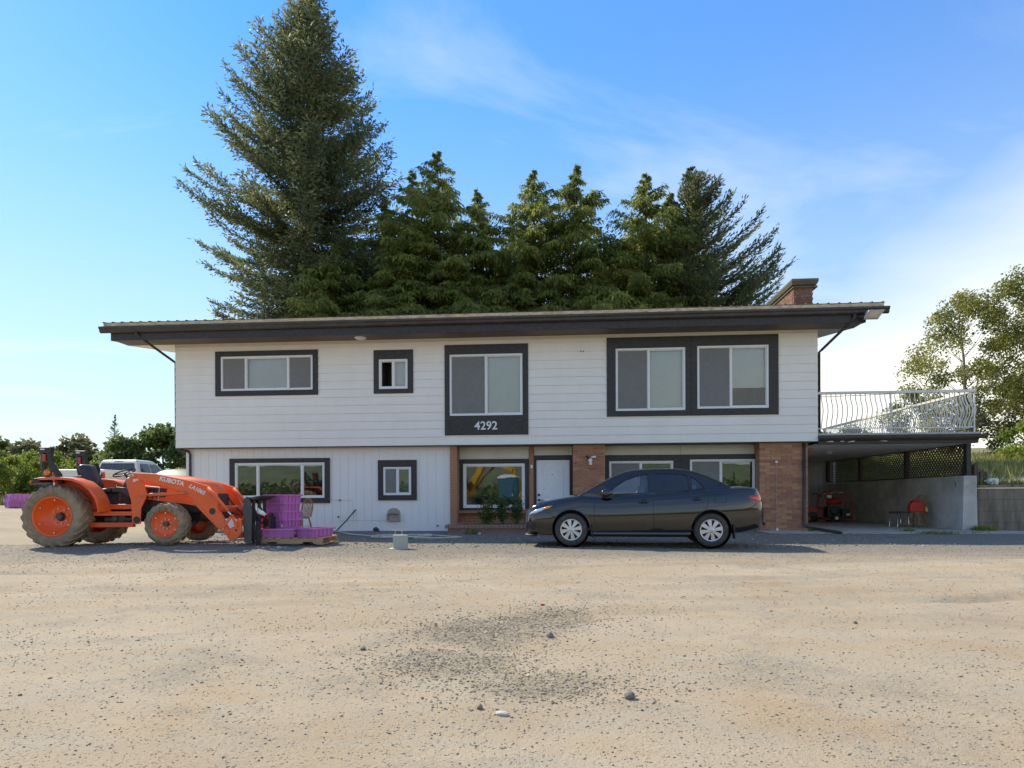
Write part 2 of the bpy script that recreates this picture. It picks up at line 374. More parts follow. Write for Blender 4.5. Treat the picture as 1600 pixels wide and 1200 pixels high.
    sv = t.nodes.new('ShaderNodeSeparateColor'); ln.new(vo.outputs['Color'], sv.inputs[0])
    grain = mth('MULTIPLY', rng(vo.outputs['Distance'], .36, .22), rng(sv.outputs[0], .80, .84))
    c = mixc(mth('MULTIPLY', grain, .75), c, mixc(sv.outputs[1], (.10, .095, .085), (.34, .30, .25)))
    c = mixc(rng(grit, .30, .48, .28, 0), c, (.17, .13, .09))
    field = rng(sp.outputs['Y'], 36, 46)
    c = mixc(field, c, mixc(big, (.10, .13, .035), (.2, .19, .07)))
    ln.new(c, b.inputs['Base Color'])
    bp = t.nodes.new('ShaderNodeBump'); bp.inputs['Strength'].default_value = .8; bp.inputs['Distance'].default_value = .012
    hgt = mth('ADD', mth('MULTIPLY', fine, .8), mth('ADD', mth('MULTIPLY', grit, .45), mth('MULTIPLY', grain, .5)))
    ln.new(hgt, bp.inputs['Height']); ln.new(bp.outputs[0], b.inputs['Normal'])
    return m
M_ground = ground_material()
g = link('ground', np_mesh('ground', V, F, M_ground), smooth=True); tag(g, kind='structure')
# ------------------------------------------------------------------ loose gravel lying on it (one mass nobody could count)
def stones_mesh(name, X, Y, S, mat_, tint, zoff=0.0):
    n = len(X); rr = np.random.default_rng(11)
    base = np.array([(1,0,0),(0,1,0),(-1,0,0),(0,-1,0),(.6,.6,.55),(-.6,.6,.6),(-.55,-.6,.55),(.6,-.6,.6),(0,0,.85),(0,0,-.6)], float)
    fc = np.array([(0,4,7),(0,1,4),(1,5,4),(1,2,5),(2,6,5),(2,3,6),(3,7,6),(3,0,7),(4,5,8),(5,6,8),(6,7,8),(7,4,8),(1,0,9),(2,1,9),(3,2,9),(0,3,9)])
    B = base[None]*rr.uniform(.65, 1.25, (n, 10, 1)); B[:, :, 0] *= rr.uniform(.8, 1.5, (n, 1)); B[:, :, 2] *= rr.uniform(.45, .9, (n, 1))
    a = rr.uniform(0, 6.28, n); ca, sa = np.cos(a)[:, None], np.sin(a)[:, None]
    Bx = B[:, :, 0]*ca-B[:, :, 1]*sa; By = B[:, :, 0]*sa+B[:, :, 1]*ca
    Pz = gh(X, Y)
    VV = np.stack([Bx*S[:, None]+X[:, None], By*S[:, None]+Y[:, None], B[:, :, 2]*S[:, None]+Pz[:, None]+S[:, None]*.22+zoff], 2).reshape(-1, 3)
    FF = (fc[None]+(np.arange(n)*10)[:, None, None]).reshape(-1, 3)
    return np_mesh(name, VV, FF, mat_, np.repeat(tint, 10))
def stone_mat(name, c1, c2, c3):
    m = bpy.data.materials.new(name); m.use_nodes = True; t = m.node_tree; b = t.nodes['Principled BSDF']; b.inputs['Roughness'].default_value = .9; b.inputs['Specular IOR Level'].default_value = .2
    at = t.nodes.new('ShaderNodeAttribute'); at.attribute_name = 'tint'; rp = t.nodes.new('ShaderNodeValToRGB'); t.links.new(at.outputs['Fac'], rp.inputs[0])
    e = rp.color_ramp.elements; e[0].color = (*c1, 1); e[1].color = (*c3, 1); k = e.new(.55); k.color = (*c2, 1)
    t.links.new(rp.outputs[0], b.inputs['Base Color']); return m
M_stone = stone_mat('loose_stone', (.17, .15, .12), (.31, .265, .205), (.54, .47, .37))
def scatter(n):
    rr = RNG; Y = 2.2+ (13.5-2.2)*rr.random(n)**1.1; X = (rr.random(n)*2-1)*(.86*Y+.6)
    return X, Y
X, Y = scatter(52000)
dens = .30+.9*np.clip(vnoise(X, Y, .9)+vnoise(X+5, Y, .33)*.8+.12, 0, 1)
pk = np.zeros(len(X))
for (cx, cy, rx, ry) in ((-.27,4.95,.5,.42),(-.42,3.85,.5,.4),(.38,5.3,.45,.55),(.16,3.35,.5,.32),(-.05,4.4,.6,.5)):
    pk = np.maximum(pk, np.exp(-(((X-cx)/rx)**2+((Y-cy)/ry)**2)))
keep = RNG.random(len(X)) < np.clip(dens*.55+pk*.7+sstep(8.5, 11, Y)*.35, 0, 1)
X, Y, pk = X[keep], Y[keep], pk[keep]
n = len(X); S = .0026+.0036*RNG.random(n)**2+.008*(RNG.random(n) < .02)*RNG.random(n)+.002*pk*RNG.random(n)+.0006*Y*RNG.random(n)
tn = np.clip(RNG.normal(.52, .27, n)+.1*(Y > 8), 0, 1)
gr = link('gravel', stones_mesh('gravel', X, Y, S, M_stone, tn)); tag(gr, 'loose grey and tan pebbles scattered over the dirt yard', 'gravel', kind='stuff')
# fine grit close to the camera
n = 34000; Yg = 2.2+4.6*RNG.random(n)**1.4; Xg = (RNG.random(n)*2-1)*(.86*Yg+.4)
gt = link('grit', stones_mesh('grit', Xg, Yg, .0013+.0017*RNG.random(n)**1.5, M_stone, np.clip(RNG.normal(.62, .25, n), 0, 1))); tag(gt, 'fine pale grit on the near dirt', 'gravel', kind='stuff')
# extra coarse rock tipped in the dark patch and along the shaded strip by the house
n = 9000; Xc = np.concatenate([RNG.normal(-.27,.33,1500), RNG.normal(-.4,.33,1600), RNG.normal(.38,.36,900), RNG.normal(.2,.4,1000), RNG.uniform(-8, 9, 4000)])
Yc = np.concatenate([RNG.normal(4.95,.24,1500), RNG.normal(3.85,.24,1600), RNG.normal(5.3,.3,900), RNG.normal(3.35,.2,1000), RNG.uniform(12.3, 16.6, 4000)])
Sc = .0028+.0055*RNG.random(n)**2.5; Sc[5000:] = .008+.018*RNG.random(4000)**2.2
cr_ = link('coarse_gravel', stones_mesh('coarse_gravel', Xc, Yc, Sc, M_stone, np.clip(RNG.normal(.45, .27, n), 0, 1))); tag(cr_, 'coarser grey rock in the dark patch and beside the house', 'gravel', kind='stuff')
# single stones big enough to point at
def rock(name, x, y, s, sq, seed, m, label, z=None):
    b = bmesh.new(); bmesh.ops.create_icosphere(b, subdivisions=2, radius=1); rr = np.random.default_rng(seed)
    ax = [Vector(rr.normal(0, 1, 3)).normalized() for _ in range(7)]; of = rr.uniform(.55, .95, 7)
    for v in b.verts:
        for a, q in zip(ax, of):
            dd = v.co.dot(a)
            if dd > q: v.co -= a*(dd-q)*.9
        v.co = Vector((v.co.x*s*sq[0], v.co.y*s*sq[1], v.co.z*s*sq[2]))
    me = bpy.data.meshes.new(name); b.to_mesh(me); b.free()
    o = link(name, me, None, m); o.location = (x, y, (float(gh(x, y)) if z is None else z)+s*sq[2]*.55); o.rotation_euler = (0, 0, seed)
    return tag(o, label, 'stone')
M_rock = mat('grey_stone', (.20, .185, .16), .9, var=.35, vscale=25, bump=.5, bscale=90)
M_rockw = mat('pale_stone', (.52, .50, .46), .9, var=.2, vscale=25, bump=.4, bscale=90)
rock('stone', .577, 3.163, .03, (1, .9, .8), 3, M_rock, 'rounded grey stone lying alone on the dirt, largest in the open yard')
rock('stone', -.16, 3.05, .021, (1, .8, .75), 5, M_rock, 'small dark stone just below the coarse gravel patch')
rock('stone', -.05, 2.96, .026, (1.3, .8, .5), 9, M_rockw, 'flat pale stone below the coarse gravel patch')
rock('stone', .27, 4.62, .03, (1, .9, .8), 12, M_rock, 'dark lump of rock at the right edge of the coarse gravel patch')
rock('stone', 2.62, 4.9, .022, (1.2, .9, .7), 14, M_rock, 'dark stone alone on the tan dirt in front of the car')
rock('stone', -.98, 4.2, .022, (1.2, .9, .7), 17, M_rock, 'brown grey stone at the left edge of the coarse gravel patch')
b_ = MB(); b_.hexa([(-.02,-.012,.0),(.022,-.016,.004),(.02,.014,0),(-.018,.012,.003),(-.017,-.01,.012),(.018,-.012,.016),(.016,.01,.01),(-.015,.01,.014)])
rs = b_.build('plastic_scrap', mat('red_plastic', (.65, .04, .03), .4), None, bevel=.003); rs.location = (.271, 5.787, float(gh(.271, 5.787))+.002); tag(rs, 'tiny red plastic scrap on the dirt above the gravel patch', 'scrap')
# ------------------------------------------------------------------ house
M_white = mat('white_siding_paint', (.84, .805, .74), .55, var=.035, vscale=3, bump=.06, bscale=40, dirt=(.60, .54, .45), dscale=1.1, damt=.16, stretch=(.8, 1, .5))
M_white2 = mat('white_panel_paint', (.82, .80, .765), .55, var=.03, vscale=3, bump=.08, bscale=50, dirt=(.6, .58, .55), dscale=1.5, damt=.2)
M_cream = mat('cream_frieze_and_lit_soffit', (.70, .66, .55), .6, var=.04, vscale=3, dirt=(.5, .45, .36), dscale=2, damt=.3)
M_dark = mat('dark_brown_trim_paint', (.024, .021, .0195), .5, var=.2, vscale=7, bump=.1, bscale=60, dirt=(.10, .09, .08), dscale=14, damt=.35)
M_darkm = mat('dark_gutter_metal', (.040, .035, .031), .38, var=.15, vscale=5, dirt=(.12, .105, .09), dscale=3, damt=.4)
M_vinyl = mat('white_vinyl', (.80, .80, .80), .35, var=.02, vscale=5, dirt=(.5, .47, .43), dscale=9, damt=.25)
M_glass = glass('window_glass', (.72, .77, .76), 2.0); M_glassu = glass('upper_window_glass', (.92, .94, .93), 1.5)
M_screen = bpy.data.materials.new('insect_screen'); M_screen.use_nodes = True
def _screen():
    t = M_screen.node_tree; t.nodes.clear(); ln = t.links; o = t.nodes.new('ShaderNodeOutputMaterial'); mx = t.nodes.new('ShaderNodeMixShader')
    tr = t.nodes.new('ShaderNodeBsdfTransparent'); df = t.nodes.new('ShaderNodeBsdfDiffuse'); df.inputs['Color'].default_value = (.27, .27, .26, 1)
    tc = t.nodes.new('ShaderNodeTexCoord'); n = t.nodes.new('ShaderNodeTexNoise'); n.inputs['Scale'].default_value = 2.5; n.inputs['Distortion'].default_value = 2; ln.new(tc.outputs['Object'], n.inputs['Vector'])
    mr = t.nodes.new('ShaderNodeMapRange'); ln.new(n.outputs['Fac'], mr.inputs['Value']); mr.inputs['To Min'].default_value = .6; mr.inputs['To Max'].default_value = .82
    ln.new(mr.outputs[0], mx.inputs[0]); ln.new(tr.outputs[0], mx.inputs[1]); ln.new(df.outputs[0], mx.inputs[2]); ln.new(mx.outputs[0], o.inputs[0])
_screen()
M_blind = mat('pale_blind', (.76, .765, .74), .7, var=.05, vscale=4)
M_int = mat('dim_interior', (.17, .16, .145), .9, var=.3, vscale=2)
M_brick = mat('brick', (.40, .19, .108), .85, var=.22, vscale=16, bump=.35, bscale=120, rnd=.22, hue=.012)
M_mortar = mat('mortar', (.40, .27, .19), .95, var=.2, vscale=30, bump=.3, bscale=150)
M_soff = mat('brown_soffit', (.135, .115, .09), .6, var=.12, vscale=6)
M_conc = mat('concrete', (.36, .335, .29), .9, var=.2, vscale=5, bump=.35, bscale=70, dirt=(.15, .135, .11), dscale=1.3, damt=.55)
M_rust = mat('weathered_roof_edge', (.62, .50, .33), .8, var=.25, vscale=12, dirt=(.22, .13, .07), dscale=5, damt=.9, stretch=(1, 1, 3))
M_metalroof = mat('brown_metal_roof', (.07, .048, .036), .45, metal=.3, var=.25, vscale=4, dirt=(.16, .12, .08), dscale=3, damt=.5)
house = empty('house'); house.matrix_world = HM
tag(house, 'long two storey white house with dark brown window trim, brick piers and low metal roof', 'house')
OPEN = []     # openings in the upper wall (u0,u1,z0,z1)
W_up = dict(a=(1.40, 4.165, 4.105, 5.11), b=(6.115, 6.955, 4.085, 4.935), c=(8.165, 10.245, 3.285, 5.025), d1=(12.845, 14.755, 3.355, 5.095), d2=(15.075, 16.995, 3.385, 5.115))
W_lo = dict(e=(1.68, 4.41, .97, 2.01), f=(6.16, 6.985, 1.04, 1.86))
z = 2.46; k = 0
while z < 5.40:
    z1 = min(z+.235, 5.405)
    for (a, b, c, d_) in rect_minus((0, 18.3, z, z1), list(W_up.values())):
        th = lambda q: .026-.019*(q-z)/.235
        cuts = [a]+[q for q in [((k*2.9) % 4.88)+1.1+4.88*j for j in range(4)] if a+.4 < q < b-.4]+[b]
        for (a_, b_) in zip(cuts, cuts[1:]):      # butt joints between board lengths
            b_ -= .0015*(b_ < b); w1_, w2_ = random.uniform(0, .0008), random.uniform(0, .0008)
            mb = MB(); mb.hexa([(a_,-th(c)-w1_,c),(b_,-th(c)-w2_,c),(b_,.012,c),(a_,.012,c),(a_,-th(d_),d_),(b_,-th(d_),d_),(b_,.012,d_),(a_,.012,d_)])
            mb.build('siding_board', M_white, house)
    z += .235; k += 1
mb = MB(); mb.box(0, 18.3, -.030, .012, 5.405, 5.50); mb.build('frieze_board', M_cream, house)
# sheathing and the walls that face away
mb = MB()
for (a, b, c, d_) in rect_minus((.02, 18.28, 2.47, 5.49), list(W_up.values())): mb.box(a, b, .0125, .09, c, d_)
mb.build('wall_sheathing', M_white, house)
RP = math.tan(R(7.6))
def gable(u0, u1):
    m_ = MB(); m_.prism([(.0, 2.46), (10, 2.46), (10, 5.55), (5, 5.55+5*RP), (0, 5.55)], u0, u1, 'x'); return m_
gable(0, .1).build('side_wall', M_white, house); gable(18.2, 18.3).build('side_wall', M_white, house)
mb = MB(); mb.box(.1, 18.2, 9.9, 10, 0, 5.55); mb.build('back_wall', M_white, house)
mb = MB(); mb.box(.16, .26, .33, 9.9, 0, 2.44); mb.build('side_wall', M_white2, house)
mb = MB(); mb.box(18.0, 18.1, .5, 9.9, 0, 2.44); mb.build('side_wall', M_white2, house)
mb = MB(); mb.box(0, 18.3, .0, 9.9, 2.445, 2.46)
mb.build('overhang_soffit', M_soff, house)
mb = MB(); mb.box(.1, 18.2, .1, 9.9, 5.50, 5.53); mb.build('attic_floor', M_int, house)
# lower white wall: vertical grooved boards
u = .155
while u < 8.12:
    u1 = min(u+.236, 8.13)
    for (a, b, c, d_) in rect_minus((u, u1-.007, -.12, 2.443), list(W_lo.values())):
        mb = MB(); mb.box(a, b, .25, .28, c, d_); mb.build('siding_panel', M_white2, house)
    u = u1
mb = MB()
for (a, b, c, d_) in rect_minus((.157, 8.125, -.12, 2.44), list(W_lo.values())): mb.box(a, b, .262, .33, c, d_)
mb.build('wall_backing', M_white2, house)
# recessed ground floor wall behind window, door and the double window
W_g = (8.45, 10.265, .655, 1.95); W_h1 = (12.70, 14.52, .56, 1.99); W_h2 = (14.985, 16.805, .56, 2.02); DOOR = (10.56, 11.60, -.02, 2.08)
mb = MB()
for (a, b, c, d_) in rect_minus((8.13, 18.05, -.1, 2.44), [W_g, W_h1, W_h2, DOOR]): mb.box(a, b, .66, .74, c, d_)
mb.build('recessed_wall', M_mortar, house)
for (a, b, c, d_) in ((8.34, 10.385, 2.085, 2.44), (10.53, 11.64, 2.18, 2.44), (12.57, 14.72, 2.165, 2.44), (14.73, 16.79, 2.165, 2.44)):
    mb = MB(); mb.box(a, b, .60, .659, c, d_); mb.build('frieze_panel', M_cream, house, bevel=.004)
# ---- windows
def window(fr, r, panes, trim=None, label=None, tb=.03, mw=.05, fw=.055, open_gap=None):
    u0, u1, z0, z1 = fr
    f = MB(); y0, y1 = r-.035, r+.045
    f.box(u0, u0+fw, y0, y1, z0, z1).box(u1-fw, u1, y0, y1, z0, z1).box(u0+fw, u1-fw, y0, y1, z0, z0+fw).box(u0+fw, u1-fw, y0, y1, z1-fw, z1)
    root = f.build('window', M_vinyl, house, bevel=.005)
    if label: root['label'] = label
    iu0, iu1, iz0, iz1 = u0+fw, u1-fw, z0+fw, z1-fw
    for i, p in enumerate(panes):
        a = iu0+(iu1-iu0)*p[0]; b = iu0+(iu1-iu0)*p[1]
        if i:
            m_ = MB(); m_.box(a-mw/2, a+mw/2, r-.028, r+.03, iz0+.001, iz1-.001); m_.build('mullion', M_vinyl, root, bevel=.004)
        a2 = a+(mw/2 if i else 0); b2 = b-(mw/2 if i < len(panes)-1 else 0)
        s_ = MB(); q = .022
        s_.box(a2+.002, a2+q, r-.008, r+.022, iz0+.002, iz1-.002).box(b2-q, b2-.002, r-.008, r+.022, iz0+.002, iz1-.002).box(a2+q, b2-q, r-.008, r+.022, iz0+.002, iz0+q).box(a2+q, b2-q, r-.008, r+.022, iz1-q, iz1-.002)
        s_.build('sash', M_vinyl, root)
        if 'open' not in p[2:]:
            g_ = MB(); g_.box(a2+q, b2-q, r+.004, r+.010, iz0+q, iz1-q); g_.build('pane', M_glassu if r == 0 else M_glass, root)
        if 'screen' in p[2:]:
            g_ = MB(); g_.box(a2+.012, b2-.012, r-.016, r-.0145, iz0+.012, iz1-.012); g_.build('insect_screen', M_screen, root)
        for kk in p[2:]:
            if kk.startswith('blind'):
                lo = float(kk[5:] or 0); zb = iz0+(iz1-iz0)*lo; bl = MB(); zz = zb
                while zz < iz1: bl.hexa([(a2-.02,r+.09,zz),(b2+.02,r+.09,zz),(b2+.02,r+.10,zz),(a2-.02,r+.10,zz),(a2-.02,r+.075,zz+.045),(b2+.02,r+.075,zz+.045),(b2+.02,r+.085,zz+.045),(a2-.02,r+.085,zz+.045)]); zz += .05
                bl.build('blind', M_blind, root)
    ib = MB(); e = .03; q0, q1 = r+.13, r+1.1      # the dim room behind
    ib.add([(u0-e,q0,z0-e),(u1+e,q0,z0-e),(u1+e,q0,z1+e),(u0-e,q0,z1+e),(u0-e,q1,z0-e),(u1+e,q1,z0-e),(u1+e,q1,z1+e),(u0-e,q1,z1+e)], [(4,5,6,7),(0,1,5,4),(1,2,6,5),(2,3,7,6),(3,0,4,7)])
    ib.build('room_interior', M_int, root)
    if trim:
        t0, t1, s0, s1 = trim[:4]; y0, y1 = r-.05, r-.006
        tr = [(t0, u0-.001, s0, s1), (u1+.001, t1, s0, s1), (u0-.001, u1+.001, s0, z0-.001), (u0-.001, u1+.001, z1+.001, s1)]
        for (a, b, c, d_) in tr:
            m_ = MB(); m_.box(a, b, y0, y1, c, d_); m_.build('trim_board', M_dark, root, bevel=.004)
    return root
window(W_up['a'], 0, [(0, .262, 'screen'), (.262, .745, 'blind0'), (.745, 1, 'screen')], (1.235, 4.32, 3.955, 5.26))
window(W_up['b'], 0, [(0, .5, 'open'), (.5, 1, 'blind0')], (5.965, 7.115, 3.955, 5.20))
wc = window(W_up['c'], 0, [(0, .5, 'screen'), (.5, 1, 'blind0')], (8.025, 10.405, 3.16, 5.30), label='large upper window above the house number panel')
mb = MB(); mb.box(8.025, 8.165, -.052, -.006, 2.73, 3.158).box(10.245, 10.405, -.052, -.006, 2.73, 3.158).box(8.167, 10.243, -.040, -.006, 2.73, 3.150)
pn = mb.build('number_panel', M_dark, house, bevel=.004)
me = text_mesh('4292', .33, .006, .004); o = link('house_number', me, house, M_vinyl); o.location = (9.205, -.047, 2.985); o.rotation_euler = (R(90), 0, 0); o['label'] = 'white number 4292'
window(W_up['d1'], 0, [(0, .47, 'screen'), (.47, 1, 'blind0')], (12.60, 14.906, 3.20, 5.40))
window(W_up['d2'], 0, [(0, .47, 'screen'), (.47, 1, 'blind.32')], (14.909, 17.255, 3.20, 5.40))
window(W_lo['e'], .25, [(0, .245), (.245, .76), (.76, 1)], (1.52, 4.565, .82, 2.14))
window(W_lo['f'], .25, [(0, .5, 'screen'), (.5, 1, 'blind0')], (6.005, 7.145, .895, 2.06))
window(W_g, .6, [(0, 1)], (8.335, 10.385, .605, 2.083), fw=.07)
window(W_h1, .6, [(0, .49, 'screen'), (.49, 1)], (12.575, 14.75, .45, 2.163))
window(W_h2, .6, [(0, .47, 'screen'), (.47, 1)], (14.753, 16.79, .45, 2.163))
# ---- door
dr = MB(); dr.box(10.60, 11.56, .615, .655, 0, 2.04)
door = dr.build('door', M_vinyl, house, bevel=.004); door['label'] = 'white front door with one tall panel'
for (a, b, c, d_) in ((10.78, 11.38, .86, 1.90), (10.78, 11.38, .18, .72)):
    m_ = MB(); w_ = .03
    m_.box(a, a+w_, .603, .614, c, d_).box(b-w_, b, .603, .614, c, d_).box(a+w_, b-w_, .603, .614, c, c+w_).box(a+w_, b-w_, .603, .614, d_-w_, d_)
    m_.build('panel_moulding', M_vinyl, door, bevel=.004)
M_blk = mat('black_hardware', (.012, .012, .013), .35)
m_ = MB(); m_.lathe([(0, .56), (.03, .56), (.036, .575), (.036, .614)], (10.67, 0, 1.03), 'y', 16); m_.build('deadbolt', M_blk, door)
m_ = MB(); m_.lathe([(0, .575), (.034, .575), (.034, .614)], (10.67, 0, .88), 'y', 16).bar((10.67, .57, .88), (10.80, .56, .875), .02); m_.build('lever_handle', M_blk, door)
m_ = MB(); m_.lathe([(0, .596), (.014, .596), (.018, .614)], (11.07, 0, 1.62), 'y', 12); m_.build('door_viewer', mat('steel', (.4, .4, .4), .3, 1), door)
m_ = MB(); m_.box(10.525, 10.597, .575, .655, 0, 2.05).box(11.563, 11.64, .575, .655, 0, 2.05).box(10.525, 11.64, .575, .655, 2.052, 2.178)
m_.build('door_frame', M_dark, house, bevel=.004)
m_ = MB(); m_.box(10.5, 11.66, .3, .72, -.08, -.005); m_.build('door_sill', M_conc, house)
m_ = MB(); m_.box(10.43, 10.50, .50, .53, 1.80, 1.90); m_.build('door_bell', M_vinyl, house, bevel=.005)
# ---- bricks
BRICK = {}
def brick(w, h=.072, dpt=.09):
    key = (round(w, 3), h, dpt)
    if key not in BRICK:
        m_ = MB(); m_.box(0, w, 0, dpt, 0, h); me = m_.mesh('brick', M_brick)
        BRICK[key] = me
    return BRICK[key]
NB = 0
def brick_face(u0, u1, r, z0, z1, L_=.292, parent=None, step=.0825):
    """running bond, one object per brick, joints 9 mm and recessed"""
    global NB
    row = 0; zz = z0
    while zz+.06 < z1:
        off = 0 if row % 2 == 0 else -L_*.5
        x = u0+off
        while x < u1-.02:
            a, b = max(x, u0), min(x+L_-.009, u1)
            if b-a > .03:
                o_ = bpy.data.objects.new('brick', brick(b-a)); COL.objects.link(o_); o_.parent = parent or house
                o_.location = (a, r+random.uniform(-.002, .002), zz); NB += 1
            x += L_
        row += 1; zz += step
for (a, b, c) in ((11.653, 12.552, .162), (16.803, 18.087, .162), (8.14, 8.332, .162), (10.395, 10.518, .565)):
    m_ = MB(); m_.box(a, b, c, .659, -.1, 2.443); m_.build('pier_mortar', M_mortar, house)
brick_face(11.65, 12.555, .15, .0, 2.44)
brick_face(16.80, 18.09, .15, .0, 2.44)
# smaller bricks that cannot be picked apart one by one: pillar, mullion strip, pier returns, rowlock sill, wall under the window
m_ = MB()
zz = 0.0
while zz < 2.38:
    m_.box(8.137, 8.335, .15, .24, zz, zz+.073); 
    for q in range(3): m_.box(8.27, 8.339, .249+q*.14, .249+q*.14+.131, zz, zz+.073)
    m_.box(10.392, 10.521, .55, .64, zz, zz+.073)
    for q in range(3): m_.box(12.5, 12.558, .249+q*.14, .249+q*.14+.131, zz, zz+.073)
    for q in range(3): m_.box(16.797, 16.86, .249+q*.14, .249+q*.14+.131, zz, zz+.073)
    zz += .0825
uu = 8.34
while uu < 10.38:
    m_.hexa([(uu,.42,.505),(uu+.066,.42,.505),(uu+.066,.66,.545),(uu,.66,.545),(uu,.42,.575),(uu+.066,.42,.575),(uu+.066,.66,.60),(uu,.66,.60)]); uu += .0755
zz = .02; row = 0
while zz < .46:
    uu = 8.34 - (.146 if row % 2 else 0)
    while uu < 10.38:
        a, b = max(uu, 8.34), min(uu+.283, 10.385)
        if b-a > .03: m_.box(a, b, .585, .67, zz, zz+.073)
        uu += .292
    zz += .0825; row += 1
o = m_.build('brick_courses', M_brick, house); o['kind'] = 'stuff'
# ---- planter under the window
pl = MB(); pl.box(8.32, 10.62, -1.18, .58, -.15, .14); planter = pl.build('planter_box', M_mortar, house)
m_ = MB(); zz = -.1; row = 0
while zz < .14:
    uu = 8.30-(.15 if row % 2 else 0)
    while uu < 10.64:
        a, b = max(uu, 8.30), min(uu+.283, 10.64)
        if b-a > .03: m_.box(a, b, -1.205, -1.1, zz, zz+.072)
        uu += .292
    for q in range(5): m_.box(8.295, 8.36, -1.08+q*.3, -1.08+q*.3+.28, zz, zz+.072)
    zz += .0815; row += 1
M_brickd = mat('dusty_brick', (.31, .185, .125), .9, var=.25, vscale=14, bump=.35, bscale=110, dirt=(.36, .29, .22), dscale=5, damt=.6)
o = m_.build('brick_courses', M_brickd, planter); o['kind'] = 'stuff'
for i in range(23):      # coping bricks laid flat across the rim
    a = 8.24+i*.1045; mm_ = MB(); mm_.box(0, .097, 0, .22, 0, .095); 
    if i == 0: cop = mm_.mesh('coping_brick', M_brickd)
    o = bpy.data.objects.new('coping_brick', cop); COL.objects.link(o); o.parent = planter; o.location = (a, -1.26+random.uniform(-.006, .006), .145)
for i in range(8):
    o = bpy.data.objects.new('coping_brick', cop); COL.objects.link(o); o.parent = planter; o.location = (8.465, -1.03+i*.105, .1455); o.rotation_euler = (0, 0, R(90))
m_ = MB(); m_.box(8.5, 10.6, -1.0, .57, .1405, .20); m_.build('soil', mat('planter_soil', (.09, .065, .045), .95, var=.4, vscale=20, bump=.8, bscale=60), planter)
# ---- roof
e0, e1 = -.80, 10.8
def roofz(r): return 5.955+(min(r, 10-r)-e0)*RP
m_ = MB(); U0, U1 = -1.62, 19.66
for (a, b) in ((e0-.06, 5.0), (5.0, e1+.06)):
    m_.hexa([(U0,a,roofz(a)-.0),(U1,a,roofz(a)),(U1,b,roofz(b)),(U0,b,roofz(b)),(U0,a,roofz(a)+.012),(U1,a,roofz(a)+.012),(U1,b,roofz(b)+.012),(U0,b,roofz(b)+.012)])
uu = U0+.02
while uu < U1:
    for (a, b) in ((e0-.062, 5.0), (5.0, e1+.062)):
        m_.hexa([(uu-.028,a,roofz(a)+.011),(uu+.028,a,roofz(a)+.011),(uu+.028,b,roofz(b)+.011),(uu-.028,b,roofz(b)+.011),(uu-.011,a,roofz(a)+.036),(uu+.011,a,roofz(a)+.036),(uu+.011,b,roofz(b)+.036),(uu-.011,b,roofz(b)+.036)])
    uu += .272
roof = m_.build('roof', M_metalroof, house)
m_ = MB(); m_.box(-1.60, 19.64, -.852, -.80, 5.85, 5.9435); m_.build('roof_edge_board', M_rust, roof)
m_ = MB(); m_.box(-1.47, 19.24, -.735, -.70, 5.48, 5.885).box(-1.47, 19.24, 10.70, 10.735, 5.48, 5.885); m_.build('fascia_board', M_dark, roof)
prof = [(-.737, 5.850), (-.737, 5.690), (-.80, 5.683), (-.835, 5.715), (-.845, 5.765), (-.875, 5.805), (-.88, 5.853), (-.872, 5.853), (-.866, 5.810), (-.838, 5.770), (-.828, 5.722), (-.797, 5.692), (-.745, 5.697), (-.745, 5.850)]
m_ = MB(); m_.prism(prof, -1.74, 19.78, 'x')
for ue in (-1.74, 19.76): m_.prism([(-.737, 5.850), (-.737, 5.690), (-.80, 5.683), (-.835, 5.715), (-.845, 5.765), (-.875, 5.805), (-.88, 5.853)], ue, ue+.02, 'x')
m_.build('gutter', M_darkm, roof)
# soffit: narrow planks running out from the wall (too fine to pick apart)
m_ = MB(); uu = -1.45
while uu < 19.2:
    m_.box(uu, uu+.098, -.70, -.031, 5.50, 5.512); uu += .105
m_.box(-1.45, 19.2, -.70, -.031, 5.5125, 5.53)
o = m_.build('soffit_planks', M_soff, roof); o['kind'] = 'stuff'
M_soff_shaded = mat('shaded_grey_soffit', (.30, .285, .26), .6, var=.1, vscale=5)
for (a, b) in ((-1.45, -.005), (18.305, 19.2)):
    m_ = MB()
    for (r0, r1) in ((-.03, 5), (5, 10.7)):
        q = lambda r: 5.50+(min(r, 10-r)+.03)*RP
        m_.hexa([(a,r0,q(r0)),(b,r0,q(r0)),(b,r1,q(r1)),(a,r1,q(r1)),(a,r0,q(r0)+.02),(b,r0,q(r0)+.02),(b,r1,q(r1)+.02),(a,r1,q(r1)+.02)])
    m_.build('rake_soffit', M_soff_shaded if a > 0 else M_cream, roof)  # ground bounce painted into the colour: left rake soffit warm cream, right grey
for a in (-1.48, 19.205):
    m_ = MB()
    for (r0, r1) in ((-.70, 5), (5, 10.7)):
        lo = lambda r: 5.495+(min(r, 10-r)+.03)*RP if r > -.03 else 5.48
        m_.hexa([(a,r0,lo(r0)),(a+.04,r0,lo(r0)),(a+.04,r1,lo(r1)),(a,r1,lo(r1)),(a,r0,roofz(r0)-.004),(a+.04,r0,roofz(r0)-.004),(a+.04,r1,roofz(r1)-.004),(a,r1,roofz(r1)-.004)])
    m_.build('rake_board', M_dark, roof)
